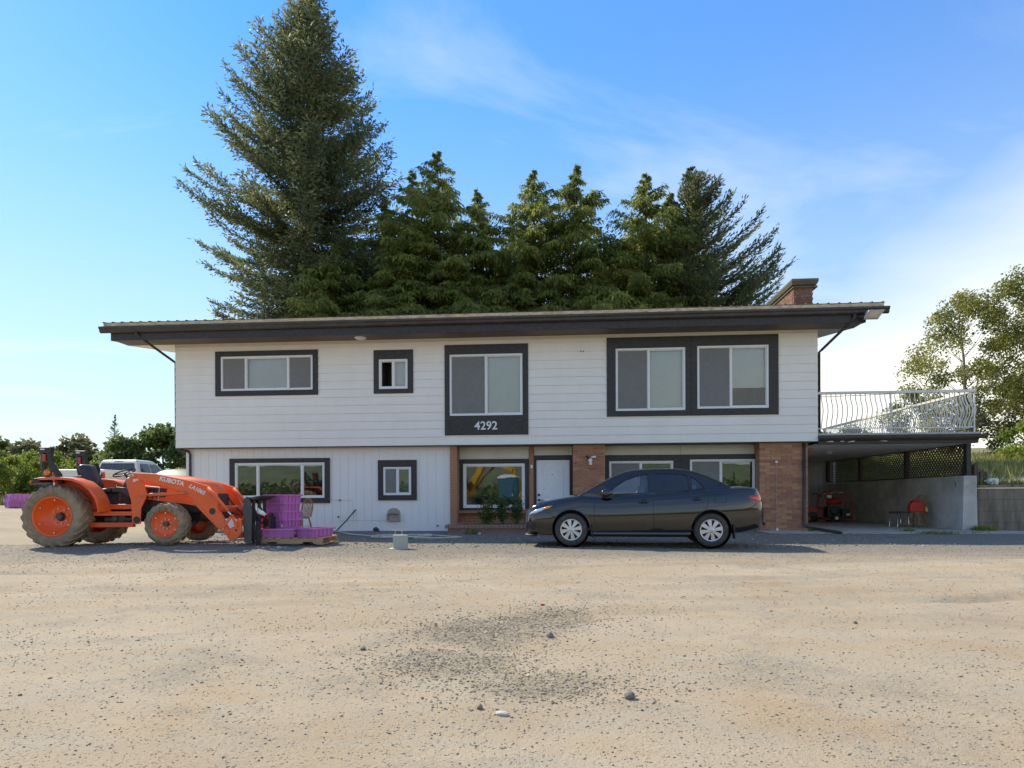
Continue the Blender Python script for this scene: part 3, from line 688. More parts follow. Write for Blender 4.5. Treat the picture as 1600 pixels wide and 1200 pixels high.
# downspouts
def pipe(name, path, parent, r=.036, m=None):
    m_ = MB(); m_.tube(path, r, 8); return m_.build(name, m or M_darkm, parent, smooth=True)
pipe('downspout', [(-.66, -.80, 5.70), (-.66, -.80, 5.64), (-.62, -.76, 5.58), (-.10, .05, 5.03), (-.07, .12, 4.98), (-.07, .12, 2.55), (-.05, .12, 2.47), (.08, .17, 2.41), (.27, .19, 2.36), (.32, .19, 2.28), (.32, .19, .1)], house)
pipe('downspout', [(18.93, -.80, 5.70), (18.93, -.80, 5.60), (18.90, -.75, 5.54), (18.42, .02, 4.95), (18.38, .10, 4.9), (18.38, .10, 2.72)], house)
pipe('downspout', [(17.975, .10, 2.42), (17.975, .10, .22), (17.99, .06, .14), (18.05, -.02, .10), (18.25, -.9, .06), (18.34, -1.35, .045)], house, .042)
m_ = MB()
for zz in (.3, 1.9): m_.box(17.925, 18.03, .085, .152, zz, zz+.03)
m_.build('pipe_strap', M_darkm, house)
# lamps and fittings
fl = MB(); fl.hexa([(19.05,-1.02,5.50),(19.42,-1.02,5.50),(19.46,-.90,5.50),(19.10,-.90,5.50),(19.16,-1.10,5.70),(19.55,-1.10,5.70),(19.55,-.90,5.72),(19.16,-.90,5.72)])
f_ = fl.build('floodlight', mat('pale_grey_metal', (.42, .40, .36), .5, var=.1), house, bevel=.01)
m_ = MB(); m_.hexa([(19.15,-1.045,5.535),(19.36,-1.045,5.535),(19.36,-1.03,5.535),(19.15,-1.03,5.535),(19.22,-1.10,5.66),(19.43,-1.10,5.66),(19.43,-1.085,5.66),(19.22,-1.085,5.66)]); m_.build('lens', mat('yellowed_lens', (.55, .48, .33), .3), f_)
m_ = MB(); m_.bar((19.05, -.74, 5.6), (19.2, -.92, 5.62), .06); m_.build('bracket', M_dark, f_)
m_ = MB(); m_.lathe([(.17, 5.498), (.165, 5.475), (.12, 5.45), (.0, 5.44)], (5.68, -.33, 0), 'z', 20); m_.build('soffit_light', M_vinyl, house, smooth=True)
m_ = MB(); m_.lathe([(0, .06), (.05, .06), (.06, .09), (.06, .149)], (12.14, 0, 2.0), 'y', 14); sec = m_.build('security_light', M_vinyl, house, smooth=True)
m_ = MB(); m_.tube([(12.15, .08, 2.06), (12.19, .03, 2.08), (12.29, .0, 2.085)], [.025, .03, .035], 10); m_.build('lamp_head', M_vinyl, sec, smooth=True)
m_ = MB(); m_.tube([(12.09, .08, 2.05), (12.06, .03, 2.08), (12.04, -.01, 2.10)], [.025, .03, .035], 10); m_.build('lamp_head', M_blk, sec, smooth=True)
m_ = MB(); m_.box(12.10, 12.19, .02, .10, 1.86, 1.95); m_.build('motion_sensor', M_cream, sec, bevel=.01)
m_ = MB(); m_.tube([(17.24, .135, 1.90), (17.24, .138, 1.2), (17.245, .136, .5), (17.24, .13, .03)], .0038, 6); cw = m_.build('conduit', mat('grey_conduit', (.5, .42, .36), .6), house)
m_ = MB(); m_.lathe([(0, .10), (.03, .105), (.035, .149)], (17.24, 0, 1.91), 'y', 12); m_.build('conduit_cap', M_vinyl, cw)
m_ = MB(); m_.lathe([(.035, .0), (.03, .06), (.015, .09), (0, .092)], (17.24, .09, 0), 'z', 12); m_.build('conduit_foot', M_vinyl, cw)
for (a, b) in ((11.88, 5.06), (11.95, 5.05)):
    m_ = MB(); m_.tube([(a, -.02, b), (a, -.06, b-.005), (a+.01, -.065, b-.03)], .012, 6); m_.build('hook', M_blk, house)
# carved wall box by the hose: arched niche
M_niche = mat('weathered_tan_plaster', (.40, .335, .285), .85, var=.2, vscale=14, bump=.3, bscale=60)
arch = [(6.27, .29), (6.655, .29), (6.655, .52)] + [(6.4625+.1925*math.cos(t), .52+.15*math.sin(t)) for t in [math.pi*k/10 for k in range(1, 10)]] + [(6.27, .52)]
m_ = MB(); m_.prism(arch, .225, .249, 'y'); nb = m_.build('wall_niche', M_niche, house, bevel=.006); nb['label'] = 'tan arched wall box with an open pocket'
m_ = MB(); m_.box(6.27, 6.305, .14, .224, .29, .50).box(6.62, 6.655, .14, .224, .29, .50).box(6.305, 6.62, .14, .224, .29, .325); m_.build('pocket', M_niche, nb, bevel=.006)
m_ = MB(); 
for k in range(6): m_.lathe([(0, .15), (.028, .165), (.034, .19), (.02, .224)], (6.305+k*.063, 0, .505+.01*(k % 2)), 'y', 8)
m_.lathe([(0, .16), (.06, .18), (.07, .224)], (6.4625, 0, .56), 'y', 10); m_.build('carved_swag', M_niche, nb, smooth=True)
m_ = MB(); m_.tube([(4.83, .21, .42), (4.84, .16, .42), (4.84, .15, .39)], .022, 7); m_.build('tap', M_blk, house)
m_ = MB(); m_.tube([(4.60, .243, .90), (5.25, .243, .90), (5.26, .243, .30), (4.85, .243, .30), (6.2, .243, .305)], .004, 5); m_.build('wall_cable', mat('grey_cable', (.45, .45, .45), .5), house)
m_ = MB(); m_.lathe([(0, .20), (.022, .205), (.025, .249)], (7.75, 0, .15), 'y', 10); m_.build('pipe_stub', M_blk, house)
m_ = MB(); m_.lathe([(0, .20), (.03, .205), (.03, .249)], (4.86, 0, .905), 'y', 10); m_.build('pipe_stub', mat('grey_fitting', (.25, .25, .25), .5), house)
# ---- chimney
ch = MB(); ch.box(18.225, 18.745, 1.525, 4.375, 2.3, 7.150); chim = ch.build('chimney', M_mortar, house)
M_oldbrick = mat('sooty_brick', (.225, .10, .065), .9, var=.45, vscale=9, bump=.4, bscale=90, dirt=(.42, .36, .30), dscale=6, damt=.55)
m_ = MB(); zz = 5.7; row = 0
while zz < 7.120:
    o_ = (row % 2)*.1
    for (a, b) in [(18.21+i*.215-o_, 18.21+i*.215-o_+.205) for i in range(4)]:
        a, b = max(a, 18.205), min(b, 18.765)
        if b-a > .03: m_.box(a, b, 1.505+random.uniform(-.004, .004), 1.6, zz, zz+.066)
    x = 1.505-o_
    while x < 4.39:
        a, b = max(x, 1.61), min(x+.205, 4.395)
        if b-a > .03:
            j = random.uniform(-.004, .004); m_.box(18.205+j, 18.3, a, b, zz, zz+.066); m_.box(18.67, 18.765+j, a, b, zz, zz+.066)
        x += .215
    zz += .076; row += 1
o = m_.build('brick_courses', M_oldbrick, chim); o['kind'] = 'stuff'
m_ = MB(); m_.hexa([(18.14,1.40,7.180),(18.83,1.40,7.180),(18.83,4.48,7.180),(18.14,4.48,7.180),(18.10,1.34,7.270),(18.87,1.34,7.270),(18.87,4.54,7.270),(18.10,4.54,7.270)]).box(18.10, 18.87, 1.34, 4.54, 7.272, 7.350).box(18.17, 18.88, 1.46, 4.42, 7.115, 7.178)
m_.build('chimney_cap', mat('mossy_concrete', (.17, .15, .11), .95, var=.35, vscale=8, bump=.6, bscale=40, dirt=(.09, .09, .04), dscale=4, damt=.7), chim, bevel=.012)
m_ = MB(); m_.box(18.3, 18.6, 1.55, 2.2, 7.352, 7.410); m_.build('flue_top', M_mortar, chim, bevel=.01)
# ------------------------------------------------------------------ carport with the deck on top
M_rail = mat('worn_white_rail', (.76, .74, .69), .45, var=.12, vscale=20, dirt=(.40, .34, .27), dscale=14, damt=.5)
M_ceil = mat('cream_ceiling', (.80, .76, .68), .7, var=.06, vscale=2, dirt=(.40, .36, .30), dscale=1.2, damt=.4)
M_deckg = mat('grey_deck_membrane', (.46, .45, .43), .6, var=.15, vscale=4)
M_lat = mat('brown_lattice', (.085, .042, .028), .7, var=.25, vscale=10)
car = empty('carport'); car.matrix_world = HM
tag(car, 'carport with a white railed deck on top and brown lattice side, joined to the house', 'carport')
m_ = MB(); m_.box(18.31, 22.47, -.04, 10, 2.60, 2.665); m_.build('deck_slab', M_deckg, car, bevel=.01)
m_ = MB(); m_.box(18.31, 22.46, -.03, .02, 2.465, 2.598).box(22.43, 22.47, .03, 10, 2.40, 2.598); m_.build('fascia_board', M_dark, car)
m_ = MB(); m_.prism([(-.032, 2.60), (-.032, 2.485), (-.09, 2.48), (-.12, 2.53), (-.135, 2.605)], 18.31, 22.62, 'x'); m_.build('gutter', M_darkm, car)
m_ = MB(); m_.box(18.31, 22.46, .0, .10, 2.37, 2.463); m_.build('front_beam', M_dark, car, bevel=.004)
m_ = MB()
for i in range(9): m_.hexa([(18.6+i*.28+random.uniform(-.1,.1), -.003, 2.44+random.uniform(-.02,.01)), (18.72+i*.28, -.003, 2.435), (18.72+i*.28, -.001, 2.435), (18.6+i*.28, -.001, 2.44), (18.62+i*.28, -.003, 2.455), (18.70+i*.28, -.003, 2.46), (18.70+i*.28, -.001, 2.46), (18.62+i*.28, -.001, 2.455)]) if i in (0, 1, 2, 5) else None
m_.build('peeling_paint', M_vinyl, car)
m_ = MB(); m_.box(18.31, 22.43, .10, 9.9, 2.375, 2.40); m_.build('ceiling_panel', M_ceil, car)
m_ = MB(); m_.lathe([(.09, 2.374), (.085, 2.34), (.04, 2.32), (0, 2.318)], (19.9, 3.2, 0), 'z', 14); m_.build('ceiling_light', M_vinyl, car, smooth=True)
for (r_, w_) in ((.31, .16), (3.4, .12), (6.6, .12), (9.5, .12)):
    m_ = MB(); m_.box(22.34, 22.46, r_, r_+w_, 1.50, 2.39); m_.build('post', M_dark if r_ < 1 else M_lat, car, bevel=.004)
def lattice(r0, r1, z0, z1, u):
    m_ = MB(); H = z1-z0; p = .098; w_ = .036
    for s in (1, -1):
        x = r0-H
        while x < r1+H:
            # slat from (x,z0) to (x+s*H,z1), clipped to the panel
            pts = [(x, z0), (x+s*H, z1)]
            (xa, za), (xb, zb) = pts
            if s < 0: (xa, za), (xb, zb) = (xb, zb), (xa, za)
            if xa < r0: za += (r0-xa)*(zb-za)/(xb-xa); xa = r0
            if xb > r1: zb -= (xb-r1)*(zb-za)/(xb-xa); xb = r1
            if xb-xa > .02: m_.bar((u-.006*s, xa, za), (u-.006*s, xb, zb), .010, w_, up=(1, 0, 0)) if False else m_.hexa([(u-.006*s-.005, xa, za-w_*.7), (u-.006*s+.005, xa, za-w_*.7), (u-.006*s+.005, xb, zb-w_*.7), (u-.006*s-.005, xb, zb-w_*.7), (u-.006*s-.005, xa, za+w_*.7), (u-.006*s+.005, xa, za+w_*.7), (u-.006*s+.005, xb, zb+w_*.7), (u-.006*s-.005, xb, zb+w_*.7)])
            x += p*1.414
    o_ = m_.build('lattice_panel', M_lat, car); o_['kind'] = 'stuff'
for (a, b) in ((.48, 3.40), (3.52, 6.60), (6.72, 9.5)): lattice(a, b, 1.53, 2.345, 22.395)
m_ = MB(); m_.box(22.37, 22.42, .47, 9.5, 1.485, 1.52).box(22.37, 22.42, .47, 9.5, 2.35, 2.374); m_.build('lattice_rail', M_lat, car)
# railing
m_ = MB(); m_.box(18.31, 22.40, -.03, .05, 3.73, 3.80).box(22.32, 22.40, .052, 9.95, 3.73, 3.80); m_.build('top_rail', M_rail, car, bevel=.008)
m_ = MB(); m_.box(18.31, 22.38, -.005, .025, 2.785, 2.81).box(22.345, 22.375, .026, 9.95, 2.785, 2.81); m_.build('bottom_rail', M_rail, car)
for (a, b) in ((22.345, .0), (20.2, .0), (22.345, 4.9), (22.345, 9.9)):
    m_ = MB(); m_.box(a, a+.03, b-.005, b+.025, 2.665, 3.73); m_.build('rail_post', M_rail, car)
bal = MB(); bal.tube([(0, .0, 2.80), (0, .0, 2.90), (0, -.035, 3.0), (0, -.10, 3.14), (0, -.125, 3.27), (0, -.10, 3.40), (0, -.035, 3.52), (0, 0, 3.62), (0, 0, 3.735)], .013, 5, cap=False)
bm_ = bal.mesh('baluster', M_rail)
def baluster(u_, r_, rz):
    o_ = bpy.data.objects.new('baluster', bm_); COL.objects.link(o_); o_.parent = car; o_.location = (u_, r_, 0); o_.rotation_euler = (0, 0, rz)
for i in range(31): baluster(18.40+i*.128, .01, 0)
for i in range(76): baluster(22.36, .14+i*.128, R(90))
# back partition of grey boards
M_gb = mat('grey_boards', (.55, .54, .51), .8, var=.2, vscale=4, stretch=(1, 1, .2), dirt=(.25, .24, .22), dscale=2, damt=.4)
uu = 18.42
while uu < 22.55:
    m_ = MB(); m_.box(uu, min(uu+.19, 22.7), 9.62, 9.65, 0.0, 2.37); m_.build('partition_board', M_gb, car); uu += .2
m_ = MB(); m_.box(18.42, 22.7, 9.655, 9.7, 0, 2.37); m_.build('partition_backing', mat('dark_gap', (.04, .038, .035), .9), car)
m_ = MB(); m_.box(22.60, 22.70, 9.56, 9.618, 0, 2.37); m_.build('corner_board', M_vinyl, car)
m_ = MB(); m_.prism([(16.7, -1.0), (22.6, -1.25), (24.6, -1.2), (24.2, -.4), (22.25, .25), (22.25, 9.6), (18.1, 9.6), (18.1, .14), (16.7, .14)], -.05, .022, 'z')
o = m_.build('carport_floor', mat('dusty_concrete', (.44, .40, .34), .9, var=.15, vscale=3, bump=.3, bscale=60, dirt=(.20, .17, .13), dscale=1.4, damt=.6)); o.matrix_world = HM; tag(o, kind='structure')
# concrete walls
M_conw = mat('stained_concrete', (.55, .52, .46), .9, var=.18, vscale=3, bump=.4, bscale=50, dirt=(.12, .10, .08), dscale=.9, damt=.6)
m_ = MB(); m_.hexa([(22.22,.30,-.1),(22.62,.30,-.1),(22.62,9.7,-.1),(22.32,9.7,-.1),(22.26,.30,1.50),(22.60,.30,1.50),(22.60,9.7,1.46),(22.30,9.7,1.46)])
o = m_.build('concrete_wall', M_conw, bevel=.012); o.matrix_world = HM; tag(o, 'stained low concrete wall under the lattice at the carport side', 'wall')
M_conr = mat('streaked_concrete', (.25, .20, .145), .92, var=.35, vscale=5, bump=.5, bscale=45, stretch=(1.6, 1, .22), dirt=(.085, .068, .048), dscale=2.6, damt=.95)
rw = empty('retaining_wall'); rw.matrix_world = HM; tag(rw, 'weathered board-marked concrete retaining wall right of the carport, holding the grassy bank', 'wall')
uu = 22.66; pz = 1.20
while uu < 34:
    for zz in (-.1, .215, .53, .845):
        m_ = MB(); m_.box(uu, uu+1.195, .36+random.uniform(-.004, .004), .6, zz, zz+.311); m_.build('cast_panel', M_conr, rw, bevel=.004)
    uu += 1.2
m_ = MB(); m_.box(22.64, 34.2, .32, .66, 1.165, 1.245); m_.build('coping', M_conr, rw, bevel=.01)
# ------------------------------------------------------------------ tractor
M_or = mat('orange_paint', (.90, .125, .018), .42, var=.06, vscale=6, coat=.15, dirt=(.46, .27, .15), dscale=5, damt=.28)
M_orr = mat('orange_red_paint', (.72, .075, .014), .4, var=.06, vscale=6, coat=.15, dirt=(.42, .24, .13), dscale=3.5, damt=.25)
M_rub = mat('black_rubber', (.022, .021, .02), .75, var=.25, vscale=12, bump=.2, bscale=60)
M_mud = mat('muddy_tyre', (.25, .195, .13), .9, var=.35, vscale=9, bump=.4, bscale=50, dirt=(.40, .305, .19), dscale=2.6, damt=1.0)
M_blkm = mat('black_metal', (.02, .02, .021), .45, var=.2, vscale=8, dirt=(.09, .08, .07), dscale=4, damt=.4)
M_gry = mat('dark_grey_steel', (.07, .07, .072), .5, metal=.2, var=.2, vscale=6, dirt=(.14, .12, .1), dscale=4, damt=.5)
M_seat = mat('black_vinyl_seat', (.03, .03, .032), .45, var=.1, vscale=8, bump=.15, bscale=90)
M_zinc = mat('zinc_bolt', (.55, .53, .48), .35, .8)
M_chr = mat('chrome_rod', (.7, .7, .7), .15, 1)
M_wht = mat('white_decal', (.78, .78, .78), .5)
M_amb = mat('amber_lens', (.72, .18, .01), .2, coat=.5)
M_redl = mat('red_lens', (.5, .015, .01), .2, coat=.5)
tr = empty('tractor', (-8.65, 12.75, .075)); tag(tr, 'orange compact tractor with front loader and muddy tyres, parked left of the house', 'tractor')
def ag_wheel(name, c, Ro, W, Rr, nl, lug, dish, side, rimmat):
    wroot = empty(name, c, 0, tr)
    m_ = MB(); h = W/2; s = side      # side: -1 near (outer face towards -y)
    prof = [(Rr*.98, -h*.72), (Rr*1.03, -h*.86), (Rr+.35*(Ro-Rr), -h*1.0), (Rr+.72*(Ro-Rr), -h*.98), (Ro-.045, -h*.86), (Ro-.03, -h*.55), (Ro-.028, 0), (Ro-.03, h*.55), (Ro-.045, h*.86), (Rr+.72*(Ro-Rr), h*.98), (Rr+.35*(Ro-Rr), h), (Rr*1.03, h*.86), (Rr*.98, h*.72)]
    m_.lathe(prof, (0, 0, 0), 'y', 48); m_.build('tyre', M_mud, wroot, smooth=True)
    # chevron lugs
    for sd in (-1, 1):
        L_ = MB()
        for i in range(nl):
            a0 = 2*math.pi*(i+(.5 if sd > 0 else 0))/nl; sw = .42*2*math.pi/nl*2.2
            st = []
            for (t, yy, ro) in ((0, .02*sd, Ro), (.5, .5*h*sd, Ro-.004), (1, .92*h*sd, Ro-.022), (1.22, 1.02*h*sd, Ro-.085)):
                a = a0 - sw*t; hw_ = .026+.012*t; ring = []
                for (dw, rr_) in ((-1, ro-lug*1.5), (-.62, ro), (.62, ro), (1, ro-lug*1.5)):
                    an = a+dw*hw_/ro; ring.append((rr_*math.cos(an), yy, rr_*math.sin(an)))
                st.append(ring)
            L_.loft(st)
        o_ = L_.build('tread_lugs', M_mud, wroot); o_['kind'] = 'stuff'
    m_ = MB(); y = lambda q: s*q*h
    m_.lathe([(Rr*.99, s*-h*.6), (Rr*.99, s*h*.80), (Rr*1.02, s*h*.86), (Rr*.985, s*h*.90), (Rr*.94, s*h*.84), (Rr*.90, s*h*.60), (Rr*.80, s*(h*.5-dish*.25)), (Rr*.60, s*(h*.5-dish*.9)), (Rr*.50, s*(h*.5-dish)), (.0, s*(h*.5-dish))], (0, 0, 0), 'y', 40)
    rim = m_.build('rim', rimmat, wroot, auto=35)
    m_ = MB(); d_ = h*.5-dish
    for i in range(8):
        a = 2*math.pi*i/8+.2; m_.lathe([(0, s*(d_+.03)), (.013, s*(d_+.03)), (.013, s*d_)], (Rr*.38*math.cos(a), 0, Rr*.38*math.sin(a)), 'y', 6)
    for i in range(6):
        a = 2*math.pi*i/6+.5; q = h*.5-dish*.12; m_.lathe([(0, s*(q+.035)), (.016, s*(q+.035)), (.016, s*q)], (Rr*.83*math.cos(a), 0, Rr*.83*math.sin(a)), 'y', 6)
    o_ = m_.build('wheel_bolts', M_zinc, wroot); o_['kind'] = 'stuff'
    m_ = MB(); m_.lathe([(0, s*(d_+.07)), (Rr*.17, s*(d_+.068)), (Rr*.18, s*d_)], (0, 0, 0), 'y', 20); m_.build('hub', M_gry, wroot)
    return wroot
ag_wheel('rear_wheel', (0, -.54, .575), .605, .42, .375, 20, .05, .17, -1, M_or)
ag_wheel('rear_wheel', (0, .70, .575), .605, .42, .375, 20, .05, .17, 1, M_or)
ag_wheel('front_wheel', (2.09, -.54, .425), .41, .29, .255, 15, .04, .03, -1, M_or)
ag_wheel('front_wheel', (2.09, .66, .425), .41, .29, .255, 15, .04, .03, 1, M_or)
# chassis, engine, axles
m_ = MB(); m_.box(-.35, 1.0, -.2, .2, .42, .85).box(1.0, 2.7, -.17, .17, .45, .80).tube([(0, -.5, .565), (0, .6, .565)], .09, 10).tube([(2.09, -.45, .43), (2.09, .55, .43)], .055, 8).box(1.9, 2.3, -.12, .12, .36, .5)
m_.build('chassis', M_blkm, tr, bevel=.02)
m_ = MB(); m_.tube([(.75, -.30, .50), (1.45, -.34, .50)], .05, 8).box(.9, 1.15, -.36, -.22, .46, .58).lathe([(0, -.40), (.05, -.40), (.05, -.25)], (.98, 0, .52), 'y', 12); m_.build('hydraulic_valve', M_gry, tr)
m_ = MB(); m_.box(1.2, 2.6, -.26, .26, .62, 1.0); m_.build('engine', M_blkm, tr, bevel=.03)
# hood
def hring(x, w_, zt, zb, e=3.2):
    pts = []
    for k in range(20):
        a = math.pi*(k/19); ca, sa = math.cos(a), math.sin(a)
        yy = w_*math.copysign(abs(ca)**(2/e), ca); zz = zb+(zt-zb)*abs(sa)**(2/e)
        pts.append((x, yy, zz))
    return pts
m_ = MB(); m_.loft([hring(1.16, .30, 1.30, .98), hring(1.22, .33, 1.385, .98), hring(1.5, .335, 1.405, .90), hring(1.9, .335, 1.37, .85), hring(2.3, .325, 1.325, .80), hring(2.62, .31, 1.27, .74), hring(2.80, .285, 1.20, .70), hring(2.88, .25, 1.08, .70), hring(2.90, .22, .95, .70)])
hood = m_.build('hood', M_or, tr, auto=40)
m_ = MB(); m_.box(2.6, 2.93, -.2, .2, .62, 1.0); m_.build('front_grille', M_blkm, hood, bevel=.02)
m_ = MB(); m_.box(2.55, 3.0, -.24, .24, .5, .66); m_.build('front_weight_bracket', M_blkm, tr, bevel=.02)
m_ = MB(); m_.prism([(1.55, 1.12), (1.95, 1.10), (1.93, .93), (1.55, .95)], -.345, -.335, 'y'); m_.build('engine_vent', M_blkm, hood)
m_ = MB()
for i in range(3): m_.tube([(1.63+i*.09, -.36, 1.10), (1.60+i*.09, -.37, 1.0), (1.60+i*.09, -.37, .90)], .012, 5)
m_.build('hydraulic_hoses', M_blk, tr, smooth=True)['kind'] = 'stuff'
m_ = MB(); m_.tube([(1.55, -.40, .92), (1.56, -.40, 1.15), (1.85, -.40, 1.12), (1.82, -.40, .88)], .010, 6); m_.build('hose_guard', M_zinc, tr)
# dash, steering wheel, floor, seat
m_ = MB(); m_.loft([hring(.98, .22, 1.20, .7), hring(1.05, .24, 1.33, .7), hring(1.2, .29, 1.36, .7)]); m_.build('dashboard', M_blkm, tr, auto=40)
m_ = MB(); cx = Vector((.93, 0, 1.42)); nrm = Vector((-.38, 0, .92)).normalized(); ax1 = Vector((0, 1, 0)); ax2 = nrm.cross(ax1)
m_.tube([cx+(ax1*math.cos(t)+ax2*math.sin(t))*.20 for t in [2*math.pi*k/28 for k in range(28)]], .014, 7, closed=True)
sw = m_.build('steering_wheel', M_blk, tr, smooth=True)
m_ = MB(); m_.tube([cx-nrm*.25+Vector((.05, 0, 0)), cx-nrm*.01], .022, 8)
for t in (.5, 2.6, 4.7): m_.tube([cx-nrm*.02, cx+(ax1*math.cos(t)+ax2*math.sin(t))*.19], .010, 5)
m_.build('steering_column', M_blk, sw)
m_ = MB(); m_.box(.42, 1.40, -.46, .46, .58, .62).box(.5, 1.35, -.45, -.28, .62, .66); m_.build('floor_plate', M_or, tr, bevel=.008)
m_ = MB(); m_.box(.55, 1.40, -.50, -.42, .36, .45); m_.build('side_step', M_orr, tr, bevel=.006)
m_ = MB(); m_.box(.40, 1.38, -.40, .40, .70, .80); m_.build('platform_frame', M_orr, tr, bevel=.01)
m_ = MB(); m_.loft([[(x, y_*.23, zz) for (x, zz, y_) in r_] for r_ in ()] ) if False else None
m_ = MB()
def cushion(pts, w_, t_):   # rounded slab following pts (x,z)
    rings = []
    for i, (x, zz) in enumerate(pts):
        a = pts[min(i+1, len(pts)-1)]; b = pts[max(i-1, 0)]; tx, tz = a[0]-b[0], a[1]-b[1]; l_ = math.hypot(tx, tz); nx, nz = -tz/l_, tx/l_
        k_ = .55 if i in (0, len(pts)-1) else 1
        rings.append([(x+nx*t_*k_*v, u_*w_*k_**.3, zz+nz*t_*k_*v) for (u_, v) in ((-1, 0), (-.92, .8), (-.5, 1), (0, .92), (.5, 1), (.92, .8), (1, 0), (.92, -.8), (0, -1), (-.92, -.8))])
    return rings
m_.loft(cushion([(.36, 1.08), (.42, 1.07), (.55, 1.05), (.68, 1.06), (.76, 1.075), (.79, 1.07)], .24, .055)); seat = m_.build('seat', M_seat, tr, smooth=True)
m_ = MB(); m_.loft(cushion([(.38, 1.10), (.34, 1.18), (.28, 1.32), (.22, 1.46), (.18, 1.54), (.16, 1.57)], .225, .06)); m_.build('backrest', M_seat, seat, smooth=True)
m_ = MB(); m_.box(.40, .74, -.16, .16, .82, 1.02); m_.build('seat_base', M_blkm, seat, bevel=.02)
m_ = MB(); m_.tube([(.12, -.27, 1.33), (.3, -.28, 1.34), (.45, -.28, 1.28), (.52, -.28, 1.16)], .022, 7); m_.build('armrest', M_seat, seat, smooth=True)
m_ = MB(); m_.prism([(-.02, 1.33), (.13, 1.60), (.21, 1.60), (.24, 1.50), (.22, 1.33)], .30, .33, 'y'); m_.build('rear_shield', M_blk, tr)
for (p, q) in (((.62, -.33, 1.10), (.70, -.36, 1.36)), ((.86, -.30, .95), (.98, -.33, 1.15)), ((.86, .33, 1.0), (.80, .36, 1.33))):
    m_ = MB(); m_.tube([p, q], .008, 6).lathe([(0, -.025), (.02, -.015), (.02, .012), (0, .022)], q, 'z', 8); m_.build('control_lever', M_blk, tr, smooth=True)
m_ = MB(); m_.prism([(.94, 1.08), (1.02, 1.14), (1.18, 1.12), (1.34, .98), (1.36, .90), (1.28, .93), (1.12, 1.02), (.96, 1.03)], -.44, -.30, 'y'); m_.build('armrest_console', M_blkm, tr, bevel=.02)
# fenders
for s in (-1, 1):
    y0, y1 = (-.74, -.36) if s < 0 else (.50, .88)
    top = [(-.37, 1.235), (-.28, 1.315), (0, 1.325), (.20, 1.32), (.38, 1.30), (.55, 1.235), (.70, 1.12), (.81, .97), (.87, .82), (.895, .66)]
    inn = [(x-.02*(i > 4), zz-.035) if i < 5 else (x-.04, zz-.015) for i, (x, zz) in enumerate(top)]
    m_ = MB(); m_.loft([[(a[0], y0, a[1]-.05*(i < 9)), (a[0], y0+.02, a[1]-.008), (a[0], y0+.06, a[1]), (a[0], y1, a[1]), (b[0], y1, b[1]), (b[0], y0+.03, b[1]-.02)] for i, (a, b) in enumerate(zip(top, inn))])
    fd = m_.build('fender', M_or, tr, auto=45)
    m_ = MB(); yi = (-.36, -.33) if s < 0 else (.50, .53)
    m_.prism([(-.20, 1.29), (.38, 1.28), (.55, 1.21), (.70, 1.10), (.80, .95), (.87, .66), (.60, .60), (.2, .8), (-.2, 1.0)], yi[0], yi[1], 'y'); m_.build('inner_panel', M_orr, fd)
    m_ = MB(); m_.hexa([(-.40,y0,1.18),(-.22,y0,1.22),(-.22,y1,1.22),(-.40,y1,1.18),(-.33,y0,1.292),(-.24,y0,1.30),(-.24,y1,1.30),(-.33,y1,1.292)]); m_.build('tail_lamp_housing', M_blkm, fd, bevel=.008)
    m_ = MB(); m_.box(-.42, -.395, y0+.03, y1-.03, 1.185, 1.27); m_.build('tail_lamp', M_amb, fd)
    fy = -.62 if s < 0 else .72
    m_ = MB(); m_.lathe([(0, fy-.05), (.045, fy-.045), (.062, fy-.02), (.062, fy+.02), (.045, fy+.045), (0, fy+.05)], (-.15, 0, 1.405), 'y', 18); fl_ = m_.build('flasher', M_amb, tr, smooth=True)
    m_ = MB(); m_.lathe([(.066, fy-.018), (.07, fy), (.066, fy+.018)], (-.15, 0, 1.405), 'y', 18).tube([(-.15, fy, 1.36), (-.15, fy, 1.31)], .02, 6); m_.build('flasher_mount', M_blk, fl_)
    # folded roll bar post: two bent legs, box on top
    py = -.44 if s < 0 else .56
    rp = MB(); rp.tube([(-.02, py, 1.20), (-.06, py, 1.36), (-.20, py, 1.56), (-.235, py, 1.66), (-.235, py, 1.80)], .055, 6)
    rb = rp.build('roll_bar_post', M_blkm, tr, auto=40)
    m_ = MB(); m_.tube([(-.235, py, 1.30), (-.33, py, 1.40), (-.365, py, 1.55), (-.36, py, 1.80)], .042, 6); m_.build('folded_bar', M_blkm, rb, auto=40)
    m_ = MB(); m_.box(-.405, -.185, py-.06, py+.06, 1.785, 1.90); m_.build('hinge_box', M_blkm, rb, bevel=.012)
    m_ = MB(); m_.box(-.365, -.29, py-.075, py-.061, 1.845, 1.87); m_.build('hinge_decal', M_wht, rb)
    m_ = MB(); m_.box(-.345, -.285, py-.05, py+.05, 1.62, 1.77); m_.build('red_reflector', M_redl, rb, bevel=.01)
m_ = MB(); m_.tube([(-.03, -.44, 1.30), (-.03, .56, 1.30)], .04, 8); m_.build('roll_bar_crossmember', M_blkm, tr)
m_ = MB(); m_.box(-.55, -.25, -.28, .28, .55, .95).tube([(-.3, -.25, .55), (-.75, -.25, .45)], .03, 6).tube([(-.3, .25, .55), (-.75, .25, .45)], .03, 6); m_.build('rear_hitch', M_blkm, tr, bevel=.01)
